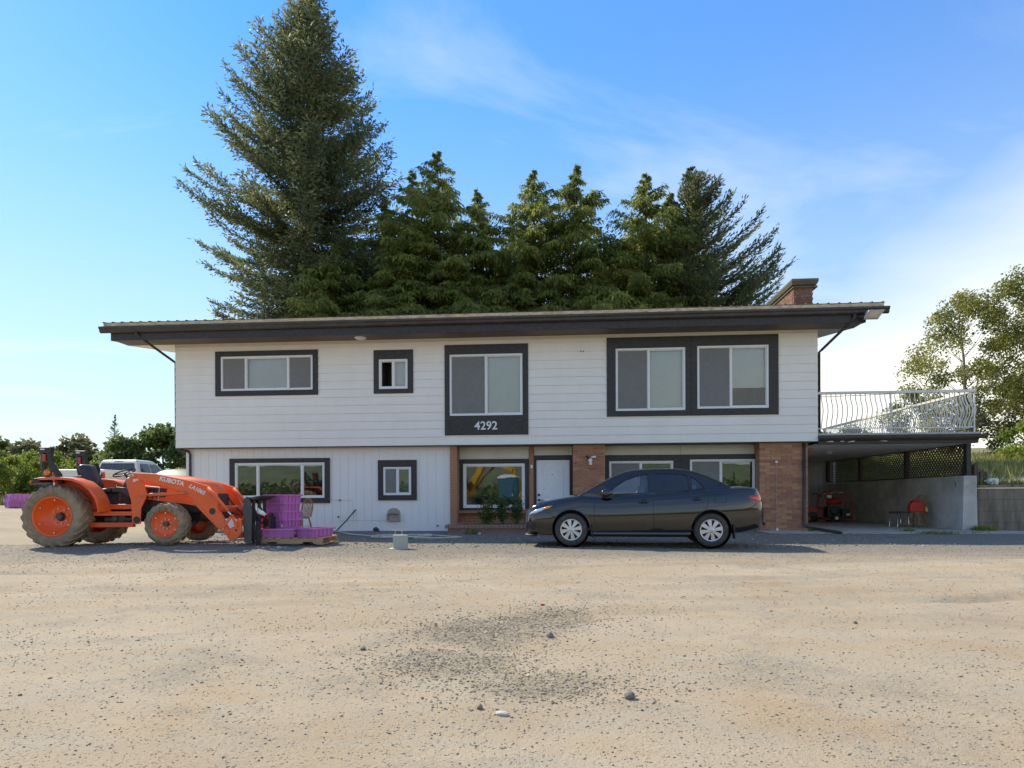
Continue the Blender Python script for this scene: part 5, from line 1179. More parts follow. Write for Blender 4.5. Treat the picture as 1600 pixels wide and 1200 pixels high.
for c_ in (c2, c3):
    for o_ in [c_]+list(c_.children_recursive):
        for sl_ in o_.material_slots:
            if sl_.material in (M_cp, M_cgl, M_cgd): q_ = M_char if (sl_.material == M_cp or c_ is c2) else M_tg; sl_.link = 'OBJECT'; sl_.material = q_
# ------------------------------------------------------------------ pallet, crates, chairs
M_wood = mat('pallet_wood', (.47, .31, .16), .8, var=.22, vscale=5, bump=.25, bscale=60, stretch=(1, 3, 6), rnd=.12, dirt=(.26, .19, .12), dscale=4, damt=.5)
gz = lambda x, y: float(gh(x, y))
pz0 = gz(-4.4, 13.1)+.004
pal = empty('pallet', (-5.0, 12.62, pz0), R(-1.5)); tag(pal, 'wooden pallet on the gravel carrying purple crates', 'pallet')
for y in (0, .47, .94):
    m_ = MB(); m_.prism([(0, .02), (.15, .02), (.17, .055), (.36, .055), (.38, .02), (.86, .02), (.88, .055), (1.07, .055), (1.09, .02), (1.27, .02), (1.27, .118), (0, .118)], y, y+.04, 'y'); m_.build('stringer', M_wood, pal)
for i in range(8):
    m_ = MB(); m_.box(i*.165, i*.165+.115, -.01, .99, .1185, .1385); m_.build('deck_board', M_wood, pal, bevel=.003)
for i in (0, .57, 1.15):
    m_ = MB(); m_.box(i, i+.115, -.005, .985, 0, .0195); m_.build('bottom_board', M_wood, pal)
M_pur = mat('purple_plastic', (.52, .17, .49), .5, var=.10, vscale=4, dirt=(.40, .22, .38), dscale=3, damt=.35, rnd=.08)
def make_crate(Lx=.64, Wy=.44, H=.175):
    root = empty('crate'); t = .012; k = .93
    def ring(s_, z, off): return [(-s_*Lx/2+off, -s_*Wy/2+off, z), (s_*Lx/2-off, -s_*Wy/2+off, z), (s_*Lx/2-off, s_*Wy/2-off, z), (-s_*Lx/2+off, s_*Wy/2-off, z)]
    m_ = MB(); m_.loft([ring(k, 0, 0), ring(1, H, 0), ring(1, H, t), ring(k, t, t)], cap=False); b = len(m_.v); m_.add(ring(k, 0, 0), [(3, 2, 1, 0)]); m_.add(ring(k, t, t), [(0, 1, 2, 3)])
    m_.build('crate_body', M_pur, root)
    m_ = MB(); m_.loft([ring(1, H-.028, -.001), ring(1, H-.028, -.026), ring(1, H+.002, -.026), ring(1, H+.002, -.001)]+[], cap=False)
    m_.build('rim', M_pur, root)
    for sd in (-1, 1):     # upright ribs on the long sides, handles on the short ones
        for i in range(5):
            x = (-.40+.2*i)*Lx; m_ = MB(); m_.hexa([(x-.012, sd*Wy/2*k, .0), (x+.012, sd*Wy/2*k, .0), (x+.012, sd*(Wy/2*k+.020), .0), (x-.012, sd*(Wy/2*k+.020), .0), (x-.012, sd*Wy/2, H-.03), (x+.012, sd*Wy/2, H-.03), (x+.012, sd*(Wy/2+.022), H-.03), (x-.012, sd*(Wy/2+.022), H-.03)]); m_.build('rib', M_pur, root)
        for y in (-.15, .15):
            m_ = MB(); m_.hexa([(sd*Lx/2*k, y*Wy/.44-.012, 0), (sd*(Lx/2*k+.020), y*Wy/.44-.012, 0), (sd*(Lx/2*k+.020), y*Wy/.44+.012, 0), (sd*Lx/2*k, y*Wy/.44+.012, 0), (sd*Lx/2, y*Wy/.44-.012, H-.03), (sd*(Lx/2+.022), y*Wy/.44-.012, H-.03), (sd*(Lx/2+.022), y*Wy/.44+.012, H-.03), (sd*Lx/2, y*Wy/.44+.012, H-.03)]); m_.build('rib', M_pur, root)
        m_ = MB(); m_.box(sd*Lx/2-.004, sd*Lx/2+.030, -.10, .10, H-.065, H-.045).box(sd*Lx/2-.004, sd*Lx/2+.026, -.10, -.085, H-.12, H-.065).box(sd*Lx/2-.004, sd*Lx/2+.026, .085, .10, H-.12, H-.065); m_.build('handle', M_pur, root, bevel=.004)
    return root
crate0 = make_crate(); top = pz0+.139
spots = [(-4.66, 12.86, top, 2, 'purple crate lying lengthwise at the front of the pallet'),
 (-4.79, 13.40, top, 74, 'lowest purple crate of the tall stack, half hidden behind the front crate'),
 (-4.80, 13.40, top+.170, 76, 'second purple crate from the bottom of the tall stack, with a white tag'),
 (-4.79, 13.39, top+.340, 73, 'middle purple crate of the five in the tall stack'),
 (-4.80, 13.40, top+.510, 77, 'fourth purple crate from the bottom of the tall stack'),
 (-4.79, 13.40, top+.680, 75, 'topmost purple crate of the tall stack on the pallet'),
 (-4.02, 13.03, top, 68, 'single purple crate at the right end of the pallet'),
 (-19.45, 25.2, None, 60, 'lower purple crate of the two by the bushes far left'),
 (-19.42, 25.2, None, 64, 'upper purple crate tipped upside down by the bushes far left')]
for i, (x, y, z_, a, lab) in enumerate(spots):
    c = crate0 if i == 0 else copy_tree(crate0)
    c.location = (x, y, z_ if z_ is not None else gz(x, y)+.002); c.rotation_euler = (0, 0, R(a)); c['label'] = lab; c['category'] = 'crate'
    c['group'] = 'purple crates on the pallet' if i < 7 else 'purple crates by the bushes'
    if i >= 7:
        c.scale = (1.15, 1.15, 1.5)
        if i == 8: c.rotation_euler = (R(180), 0, R(a)); c.location.z += .262+.262
m_ = MB(); m_.box(-.025, .025, -.002, 0, 0, .05); wt = m_.build('paper_tag', M_wht); wt.location = (-4.70, 13.055, top+.19); wt.rotation_euler = (0, 0, R(-14)); tag(wt, 'small white paper tag stuck on the crate stack', 'tag')
# windsor chair
M_cw = mat('varnished_chair_wood', (.33, .155, .055), .55, var=.2, vscale=10, coat=.05, stretch=(4, 4, 1))
def make_chair():
    root = empty('wooden_chair')
    m_ = MB(); m_.loft([[(.21*k*math.cos(t)*(1+.08*math.sin(t)), .20*k*math.sin(t), z) for t in [2*math.pi*i/20 for i in range(20)]] for (k, z) in ((.93, .425), (1, .435), (1, .45), (.95, .458))]); m_.build('seat', M_cw, root, auto=40)
    for (sx, sy) in ((-1, -1), (1, -1), (-1, 1), (1, 1)):
        m_ = MB(); m_.tube([(sx*.14, sy*.13, .43), (sx*.165, sy*.16, .30), (sx*.19, sy*.19, .12), (sx*.205, sy*.21, 0)], [.018, .024, .021, .014], 8); m_.build('leg', M_cw, root, smooth=True)
    for z in (.14, .22):
        for sx in (-1, 1):
            m_ = MB(); q = .205-.075*z/.43; m_.tube([(sx*q, -q, z), (sx*q, q, z)], .009, 6); m_.build('stretcher', M_cw, root, smooth=True)
    for z in (.17, .25):
        m_ = MB(); q = .205-.075*z/.43; m_.tube([(-q, -q, z), (q, -q, z)], .009, 6); m_.build('stretcher', M_cw, root, smooth=True)
    hoop = []
    for k in range(25):
        t = math.pi*k/24; x = -.20*math.cos(t)*(1.0 if math.sin(t) > .35 else .8+.2*math.sin(t)/.35); z = .455+.50*math.sin(t)**.75; hoop.append((x, .17+.20*(z-.455), z))
    m_ = MB(); m_.tube(hoop, .018, 8); m_.build('back_hoop', M_cw, root, smooth=True)
    for i in range(7):
        x = -.135+.045*i; zt = .455+.50*math.sin(math.acos(min(1, abs(x*1.12)/.20)))**.75-.005; m_ = MB(); m_.tube([(x*.8, .165, .455), (x*1.02, .17+.10*(zt-.455), .455+(zt-.455)*.5), (x*1.12, .17+.20*(zt-.455), zt)], [.009, .013, .008], 6); m_.build('spindle', M_cw, root, smooth=True)
    return root
ch1 = make_chair(); ch1.location = (-5.72, 17.35, gz(-5.63, 17.35)); ch1.rotation_euler = (0, R(2), R(-22)); tag(ch1, 'wooden spindle back chair against the white wall behind the pallet', 'chair', 'wooden chairs')
cp = hw(21.78, 1.75); ch2 = copy_tree(ch1); ch2.location = (cp.x, cp.y, .022); ch2.rotation_euler = (0, 0, R(-62)); tag(ch2, 'wooden spindle back chair in the carport holding a red fuel can', 'chair', 'wooden chairs')
# fuel can on that chair
M_can = mat('red_fuel_can', (.62, .035, .012), .45, var=.08, vscale=5)
fc = empty('fuel_can', (cp.x-.02, cp.y-.03, .483), R(-8)); tag(fc, 'red plastic fuel can sitting on the carport chair', 'fuel can')
m_ = MB(); m_.loft([[(x*k, y*k2, z) for (x, y) in ((-.19, -.10), (.19, -.10), (.205, -.08), (.205, .08), (.19, .10), (-.19, .10), (-.205, .08), (-.205, -.08))] for (z, k, k2) in ((0, .96, .95), (.02, 1, 1), (.16, 1, 1), (.22, .92, .95), (.28, .66, .8), (.31, .45, .55), (.315, .2, .3))]); m_.build('tank', M_can, fc, bevel=.012)
m_ = MB(); m_.tube([(-.13, 0, .25), (-.09, 0, .325), (0, 0, .345), (.09, 0, .32), (.14, 0, .25)], .016, 8); m_.build('handle', M_can, fc, smooth=True)
m_ = MB(); m_.lathe([(.03, .27), (.03, .315), (.025, .325), (0, .325)], (-.13, 0, 0), 'z', 14); m_.build('cap', M_blk, fc)
m_ = MB(); m_.loft([[(.03*math.cos(t)*k, .05*math.sin(t)*k+dy, z) for t in [2*math.pi*i/10 for i in range(10)]] for (z, k, dy) in ((0, .8, 0), (.03, 1.2, .01), (.08, .9, -.01), (.13, .7, .02), (.16, .2, .03))]); o = m_.build('cloth', mat('pale_yellow_cloth', (.62, .60, .22), .9, var=.15, vscale=15), smooth=True); q = hw(22.0, 1.62); o.location = (q.x, q.y, .482); tag(o, 'pale yellow rag bunched beside the fuel can', 'cloth')
# stool with bright metal legs
sp_ = hw(21.28, 1.72); stl = empty('stool', (sp_.x, sp_.y, .022), R(8)); tag(stl, 'black topped stool with chrome legs left of the carport chair', 'stool')
m_ = MB(); m_.box(-.20, .20, -.18, .18, .43, .47); m_.build('seat', M_seat, stl, bevel=.015)
for (sx, sy) in ((-1, -1), (1, -1), (-1, 1), (1, 1)):
    m_ = MB(); m_.tube([(sx*.17, sy*.15, .43), (sx*.185, sy*.165, .03), (sx*.20, sy*.165, 0)], .011, 7); m_.build('leg', M_chr, stl, smooth=True)
for sx in (-1, 1):
    m_ = MB(); m_.tube([(sx*.172, -.15, .39), (sx*.172, .15, .39)], .008, 6); m_.build('cross_bar', M_chr, stl)
# pressure washer in a red tube cage
M_rt = mat('red_tube_frame', (.50, .03, .015), .4, var=.1, vscale=6)
q = hw(21.05, 5.7); pw = empty('pressure_washer', (q.x, q.y, .022), R(-8)); tag(pw, 'engine driven washer in a red tube cage inside the carport', 'pressure washer')
for y in (-.33, .33):
    m_ = MB(); m_.tube([(-.48, y, .10), (-.48, y, .62), (-.40, y, .95), (-.20, y, 1.10), (.15, y, 1.10), (.38, y, .98), (.50, y, .75), (.50, y, .10), (-.48, y, .10)], .022, 7); m_.build('cage_side', M_rt, pw, smooth=True)
for (x, z) in ((-.48, .5), (-.20, 1.10), (.15, 1.10), (.50, .7), (.5, .2), (-.48, .15)):
    m_ = MB(); m_.tube([(x, -.33, z), (x, .33, z)], .018, 7); m_.build('cage_bar', M_rt, pw)
m_ = MB(); m_.box(-.46, .48, -.31, .31, .13, .17); m_.build('base_tray', M_blkm, pw)
m_ = MB(); m_.box(-.30, .12, -.25, .2, .172, .55).lathe([(0, -.30), (.12, -.30), (.15, -.27), (.15, -.25)], (-.08, 0, .40), 'y', 16); m_.build('engine', M_blkm, pw, bevel=.03)
m_ = MB(); m_.loft([[(x*k, y*k, z) for (x, y) in ((-.22, -.16), (.22, -.16), (.24, 0), (.22, .16), (-.22, .16), (-.24, 0))] for (z, k) in ((.62, .8), (.68, 1), (.80, .95), (.85, .6))]); m_.build('fuel_tank', M_rt, pw, smooth=True)
m_ = MB(); m_.box(.18, .44, -.27, .05, .172, .48); m_.build('pump_housing', M_blkm, pw, bevel=.03)
m_ = MB(); m_.box(-.34, -.20, -.345, -.335, .86, .96).box(.30, .42, -.345, -.336, .24, .31); m_.build('label_plate', M_wht, pw)
m_ = MB(); m_.tube([(-.15, -.1, 1.06), (.05, .12, 1.07), (.3, -.05, 1.05), (.1, -.2, 1.06)], .05, 8); m_.build('hose_roll', mat('beige_hose', (.45, .42, .36), .7), pw, smooth=True)
for s in (-1, 1):
    m_ = MB(); m_.lathe([(.05, s*.36), (.13, s*.36), (.15, s*.38), (.15, s*.43), (.13, s*.45), (.06, s*.45)], (-.06, 0, .15), 'y', 22); w_ = m_.build('wheel', M_rub, pw, smooth=True)
    m_ = MB(); m_.lathe([(0, s*.452), (.06, s*.45), (.065, s*.40)], (-.06, 0, .15), 'y', 16); m_.build('hub', M_wht, w_)
m_ = MB(); m_.tube([(-.48, -.2, .9), (-.75, -.25, 1.05), (-.80, -.28, .98)], .018, 7); m_.build('push_handle', M_blk, pw, smooth=True)
q = hw(20.15, 5.9); sn = empty('yard_machine', (q.x, q.y, .022), R(-5)); tag(sn, 'low red yard machine beside the washer, at the carport wall', 'machine')
m_ = MB(); m_.prism([(-.35, .05), (-.30, .42), (-.1, .55), (.30, .55), (.36, .40), (.36, .05)], -.26, .26, 'y'); m_.build('housing', M_rt, sn, bevel=.03)
m_ = MB(); m_.box(-.3, .3, -.28, -.262, .18, .36); m_.build('side_opening', M_blkm, sn)
m_ = MB(); m_.tube([(-.2, -.2, .5), (-.35, -.2, .9), (-.38, .2, .9), (-.2, .2, .5)], .016, 6); m_.build('handle', M_blkm, sn, smooth=True)
for y in (-.30, .27):
    m_ = MB(); m_.lathe([(0, y), (.11, y), (.12, y+.03), (.11, y+.06), (0, y+.06)], (.2, 0, .12), 'y', 18); m_.build('wheel', M_rub, sn, smooth=True)
# jugs
M_jug = mat('white_plastic_jug', (.74, .76, .78), .4, var=.06, vscale=8)
def make_jug():
    root = empty('jug'); m_ = MB()
    m_.loft([[(x*k, y*k, z) for (x, y) in ((-.09, -.07), (-.06, -.09), (.06, -.09), (.09, -.07), (.09, .07), (.06, .09), (-.06, .09), (-.09, .07))] for (z, k) in ((0, .9), (.015, 1), (.17, 1), (.22, .8), (.255, .42), (.275, .25), (.29, .24))]); m_.build('bottle', M_jug, root, auto=50)
    m_ = MB(); m_.tube([(.085, 0, .14), (.115, 0, .19), (.10, 0, .235), (.035, 0, .26)], .014, 7); m_.build('handle', M_jug, root, smooth=True)
    m_ = MB(); m_.lathe([(.026, .285), (.028, .31), (0, .312)], (0, 0, 0), 'z', 14); m_.build('cap', M_jug, root); return root
j1 = make_jug(); q = hw(24.15, .05); j1.location = (q.x, q.y, .10); j1.rotation_euler = (R(86), 0, R(78)); tag(j1, 'white plastic jug lying at the foot of the retaining wall', 'jug', 'white jugs')
j2 = copy_tree(j1); q = hw(23.3, .58); j2.location = (q.x, q.y, 1.33); j2.rotation_euler = (R(86), 0, R(-105)); tag(j2, 'white plastic jug lying on top of the retaining wall', 'jug', 'white jugs')
# service pedestal in the yard
M_ped = mat('grey_green_pedestal', (.40, .435, .375), .6, var=.06, vscale=5, dirt=(.33, .32, .27), dscale=5, damt=.4)
pd = empty('utility_pedestal', (-2.15, 12.12, gz(-2.15, 12.12)), R(6)); tag(pd, 'squat grey green utility pedestal with a wire bail, standing in the gravel', 'pedestal')
m_ = MB(); m_.box(-.10, .10, -.09, .10, .02, .265); m_.build('cabinet', M_ped, pd, bevel=.006)
m_ = MB(); m_.lathe([(.098, .02), (.098, .25), (.09, .262), (0, .262)], (.075, .02, 0), 'z', 20); m_.build('rounded_back', M_ped, pd, auto=40)
m_ = MB(); m_.loft([[(-.17*k, -.14*k, z), (.17*k, -.14*k, z), (.17*k, .15*k, z), (-.17*k, .15*k, z)] for (z, k) in ((-.02, 1), (.008, 1), (.022, .72))]); m_.build('base_flange', M_ped, pd)
m_ = MB(); m_.box(-.104, .10, -.095, -.089, .235, .262); m_.build('lid_seam', M_ped, pd)
m_ = MB(); m_.tube([(-.06, 0, .26), (-.065, 0, .345), (-.16, 0, .352), (.13, 0, .352), (.065, 0, .345), (.06, 0, .26)], .006, 6); m_.build('wire_bail', mat('pale_wire', (.5, .47, .42), .5), pd)
# garden hose
M_hose = mat('cream_hose', (.58, .54, .44), .55, var=.1, vscale=5)
P_ = []; rr = np.random.default_rng(21)
for k in range(100):
    t = k/99; a = t*2*math.pi*3.2
    P_.append((-2.85+.62*math.cos(a)*(1-.10*t)+.35*t, 15.55+.55*math.sin(a)*(1-.12*t)+.1*math.sin(3*a), gz(-2.8, 15.5)+.02+.012*(k % 7)/7+.018*t))
P_ = [(-5.0, 18.1, .03), (-4.6, 17.4, .03), (-4.2, 16.6, .03), (-3.6, 16.0, .025)]+P_+[(-1.7, 15.7, .03), (-1.2, 15.2, .03), (-1.6, 14.9, .03), (-2.3, 15.0, .03)]
m_ = MB(); m_.tube(P_, .017, 7); o = m_.build('garden_hose', M_hose, smooth=True); tag(o, 'pale garden hose coiled loosely on the gravel by the white wall', 'hose')
q0 = hw(4.95, -.35, .02); q1 = hw(5.33, .235, .62); m_ = MB(); m_.tube([q0, (q0+q1)/2+Vector((0, 0, -.02)), q1], .018, 8); o = m_.build('black_pipe', M_blk, smooth=True); tag(o, 'short black pipe leaning on the white wall', 'pipe')
q = hw(6.0, .02); rock('stone', q.x, q.y, .10, (1, .8, .9), 31, mat('dark_rock', (.06, .055, .045), .9, var=.4, vscale=20, bump=.5), 'dark lump of rock at the foot of the white wall under the wall box', z=-.01)
q = hw(9.2, -1.5); rock('stone', q.x, q.y, .055, (1.1, .9, .8), 33, M_rockw, 'white stone on the gravel in front of the brick planter', z=0)
q = hw(10.22, .5); rock('stone', q.x, q.y, .06, (1.3, .8, .7), 35, M_rockw, 'white stone on the brick window sill', z=.60)
for (u_, r_, a, lab) in ((8.62, -.86, 30, 'broken red brick lying on the planter rim, left half'), (8.86, -.80, -15, 'broken red brick lying on the planter rim, right half')):
    m_ = MB(); m_.hexa([(-.10,-.045,0),(.09,-.05,0),(.11,.05,0),(-.09,.045,0),(-.09,-.04,.055),(.06,-.045,.06),(.09,.045,.055),(-.08,.04,.05)]); o = m_.build('broken_brick', mat('red_brick_piece', (.34, .10, .055), .9, var=.25, vscale=20, bump=.4, bscale=80) if a == 30 else bpy.data.materials['red_brick_piece'], bevel=.006)
    q = hw(u_, r_, .243); o.location = q; o.rotation_euler = (0, 0, R(a)); tag(o, lab, 'brick')
# rotten stump beside the carport post
m_ = MB()
for k in range(9):
    a = 2*math.pi*k/9; h = .35+.30*random.random(); x, y = .22*math.cos(a), .20*math.sin(a)
    m_.hexa([(x-.09,y-.09,0),(x+.09,y-.09,0),(x+.09,y+.09,0),(x-.09,y+.09,0),(x-.05,y-.06,h),(x+.06,y-.05,h+.08),(x+.05,y+.06,h+.02),(x-.06,y+.05,h-.05)])
o = m_.build('tree_stump', mat('rotten_wood', (.085, .06, .045), .95, var=.5, vscale=9, bump=.8, bscale=25, dirt=(.25, .20, .16), dscale=6, damt=.6, stretch=(3, 3, .8)), bevel=.01); q = hw(22.95, 1.0, 1.2); o.location = q; tag(o, 'dark rotten tree stump beside the carport corner post', 'stump')
# ------------------------------------------------------------------ vegetation
M_bark = mat('brown_bark', (.10, .075, .055), .95, var=.4, vscale=6, bump=.7, bscale=25, stretch=(3, 3, .6))
M_barkg = mat('grey_bark', (.24, .22, .19), .95, var=.3, vscale=6, bump=.6, bscale=25, stretch=(3, 3, .6))
M_spr = leafmat('spruce_needles', (.09, .122, .06), (.29, .295, .135), .52)
M_ced = leafmat('cedar_sprays', (.115, .158, .042), (.39, .41, .10), .56)
M_fir = leafmat('dark_fir_needles', (.07, .092, .042), (.22, .235, .10), .5)
M_cot = leafmat('cottonwood_leaves', (.16, .18, .04), (.40, .375, .10), .52)
M_map = leafmat('maple_leaves', (.085, .125, .036), (.235, .275, .09), .45)
M_mix = leafmat('mixed_far_leaves', (.12, .125, .055), (.27, .25, .115), .42)
M_bsh = leafmat('bright_bush_leaves', (.15, .205, .035), (.38, .43, .085), .48)
M_grs = leafmat('dry_grass', (.16, .20, .045), (.46, .40, .16), .35)
M_ros = leafmat('rose_leaves', (.06, .10, .025), (.17, .23, .06), .4)
def leaves(name, P, D, Ln, Wd, mat_, parent, rg, flat=None, kind=None, tint=None):
    """one rhombic leaf per row: base P, axis D (unit), length, half width"""
    n = len(P); D = D/np.maximum(np.linalg.norm(D, axis=1, keepdims=True), 1e-6)
    Rn = rg.normal(0, 1, (n, 3)) if flat is None else flat+rg.normal(0, .35, (n, 3))
    S_ = np.cross(D, Rn); S_ /= np.maximum(np.linalg.norm(S_, axis=1, keepdims=True), 1e-6)
    Ln = Ln[:, None]; Wd = Wd[:, None]; mid = P+D*Ln*.45
    V_ = np.stack([P, mid+S_*Wd, P+D*Ln, mid-S_*Wd], 1).reshape(-1, 3); F_ = np.arange(4*n).reshape(-1, 4)
    t = np.repeat(np.clip(rg.normal(.42, .22, n), 0, 1) if tint is None else tint, 4)
    return link(name, np_mesh(name, V_, F_, mat_, t), parent)
def conifer(name, label, X, Y, base, H, prof, style, seed, mat_, nbr, z_from, lean=0.0, group='conifers behind the house', dens=1.0, asym=None, cat='tree'):
    rg = np.random.default_rng(seed); root = empty(name, (X, Y, base)); tag(root, label, cat, group)
    P, D, Ln, Wd, T = [], [], [], [], []; wood = MB()
    r0 = H*.014+.05
    wood.tube([(lean*t*t, 0, H*t) for t in (0, .15, .3, .45, .6, .75, .88, .98)], [r0*(1-t*.97) for t in (0, .15, .3, .45, .6, .75, .88, .98)], 8)
    pz = np.array([p[0] for p in prof]); pr = np.array([p[1] for p in prof])
    hs = z_from+(H-z_from)*((np.arange(nbr)+rg.random(nbr))/nbr)**(1.3 if style == 'cedar' else 1.08)
    c_up, c_dr, c_t = rg.uniform(-.15, .2), rg.uniform(-.14, .12), rg.uniform(-.10, .12)
    for i in range(nbr):
        z = hs[i]; t = z/H; Lb = np.interp(z, pz, pr)*(rg.uniform(.40, 1.15) if style == 'cedar' else rg.uniform(.55, 1.12))
        if rg.random() < .10: Lb *= rg.uniform(1.05, 1.22)
        if Lb < .12: Lb = .12
        az = rg.uniform(0, 2*math.pi)
        if asym: Lb *= 1+asym[1]*math.cos(az-asym[0])
        rem = (z-z_from)/max(H-z_from, 1)
        if style == 'spruce': up0, dr, tip = .25+.5*rem, -.42+.30*rem, .48
        elif style == 'fir': up0, dr, tip = .55+.5*rem, -.12, .30
        else: up0, dr, tip = .75+.6*rem+c_up, -.66+c_dr, .12
        n = max(4, int(Lb*5.2*dens)); s = np.linspace(.10, 1, n)
        dx, dy = math.cos(az), math.sin(az)
        zz = z+Lb*(up0*s+dr*s**1.5*1.6+tip*s**3)*.62
        rad = Lb*s*(1-.06*s)
        B = np.stack([rad*dx+lean*t*t, rad*dy, zz], 1)
        wood.tube([(lean*t*t, 0, z)]+[tuple(B[k]) for k in (n//3, 2*n//3, n-1)], [.012+.010*Lb, .010+.006*Lb, .008+.002*Lb, .004], 4, cap=False)
        bd = np.gradient(B, axis=0); bd /= np.linalg.norm(bd, axis=1, keepdims=True)
        side = np.array([-dy, dx, 0.0])
        for sd in (-1, 0, 1):
            tl = (.18+.42*(1-np.abs(s-.45)))*min(1.0, .14+Lb*.32)*(1 if sd else .5)*(1.25 if style == 'spruce' else 1)
            m = 6 if style != 'cedar' else 8
            for q in range(m):
                f = (q+.3+rg.random(n)*.6)/m
                tw = side*sd*.95+bd*.75+rg.normal(0, .16, (n, 3))
                if style == 'cedar': tw[:, 2] -= .45*f+.20
                elif style == 'spruce': tw[:, 2] -= .22*f
                else: tw[:, 2] += .15
                p = B+tw*(tl*f)[:, None]
                if style == 'cedar': d = tw*.6+np.array([0, 0, -.62])+rg.normal(0, .42, (n, 3)); ln_ = rg.uniform(.13, .34, n); wd = rg.uniform(.022, .052, n)
                elif style == 'spruce': d = tw*.9+rg.normal(0, .45, (n, 3))+np.array([0, 0, -.05]); ln_ = rg.uniform(.16, .34, n); wd = rg.uniform(.028, .055, n)
                else: d = tw+bd*.5+rg.normal(0, .35, (n, 3)); ln_ = rg.uniform(.15, .30, n); wd = rg.uniform(.022, .045, n)
                k = rg.random(n) < .93; ln_ = ln_*min(1, .55+Lb*.4); wd = wd*min(1, .6+Lb*.35)
                P.append(p[k]); D.append(d[k]); Ln.append(ln_[k]); Wd.append(wd[k])
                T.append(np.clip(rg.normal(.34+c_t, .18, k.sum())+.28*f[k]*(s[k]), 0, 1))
    q = 60; zz = H-rg.random(q)*1.1; w_ = .01+.07*(H-zz); P.append(np.stack([lean+rg.normal(0, 1, q)*w_, rg.normal(0, 1, q)*w_, zz], 1)); D.append(rg.normal(0, .5, (q, 3))+np.array([0, 0, .9])); Ln.append(rg.uniform(.10, .26, q)); Wd.append(rg.uniform(.012, .028, q)); T.append(np.clip(rg.normal(.5, .2, q), 0, 1))
    wood.build('trunk', M_bark, root)
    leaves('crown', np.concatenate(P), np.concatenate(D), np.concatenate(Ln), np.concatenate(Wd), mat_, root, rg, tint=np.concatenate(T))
    return root
conifer('spruce_tree', 'tallest tree, a big grey green spruce with upswept branch tips behind the house', -11.6, 36.5, 0, 29.5, [(6, 4.0), (11, 4.5), (13, 5.4), (16.5, 5.9), (19, 5.0), (22, 4.0), (26, 2.3), (29.5, .2)], 'spruce', 1, M_spr, 520, 7.5, .3, asym=(math.pi, .07))
CED = [(-3.8, 35, 19.9, 2.5, 'cedar with the highest tip of the cedar row behind the house', 140),
 (-5.6, 36.5, 19.6, 1.9, 'thin topped cedar just left of the highest cedar', 110),
 (-7.3, 37, 18.3, 2.5, 'cedar tucked against the right side of the big spruce', 120),
 (-1.8, 35.5, 18.0, 2.2, 'cedar right of the highest cedar, above the number window', 120),
 (1.35, 34.5, 18.5, 2.4, 'broad cedar at the middle of the row, left one of the paired tips', 135),
 (3.6, 34.5, 18.8, 2.3, 'sharp tipped cedar right of the middle pair, before the gap', 135),
 (7.25, 34.5, 18.3, 2.3, 'cedar right of the gap in the row', 130),
 (8.75, 35.5, 17.8, 2.0, 'cedar with a visible brown trunk beside the dark fir', 120),
 (-.2, 37.5, 16.9, 2.3, 'low cedar filling in behind the broad middle cedar', 90),
 (5.5, 37, 15.4, 2.4, 'low cedar at the bottom of the gap in the row', 90),
 (-9.2, 33.5, 14.2, 2.6, 'short cedar in front of the spruce, just above the roof', 100),
 (-5.9, 33, 13.9, 2.4, 'short yellow green cedar low above the roof, left of the number window', 95),
 (-2.6, 33, 13.2, 2.3, 'short yellow green cedar low above the roof, over the number window', 90),
 (.5, 32.8, 13.0, 2.2, 'short cedar low above the roof at the middle of the row', 85),
 (4.6, 32.8, 12.9, 2.2, 'short cedar low above the roof below the sharp tipped cedar', 85)]
for i, (x, y, h, rd, lab, nb) in enumerate(CED):
    conifer('cedar_tree', lab, x, y, 0, h, [(5, rd*1.45), (10, rd*1.45), (h-6, rd*1.4), (h-3.5, rd*1.08), (h-1.8, rd*.56), (h-.7, rd*.2), (h, .05)], 'cedar', 40+i, M_ced, int(nb*1.45), 8.6, random.uniform(-.25, .25))
conifer('fir_tree', 'dark open branched fir at the right end of the row behind the house', 10.2, 35.5, 0, 19.0, [(6, 4.6), (10, 4.3), (12, 3.7), (14, 2.6), (17, 1.3), (19, .15)], 'fir', 77, M_fir, 290, 8.0, -.2, asym=(0, .28))
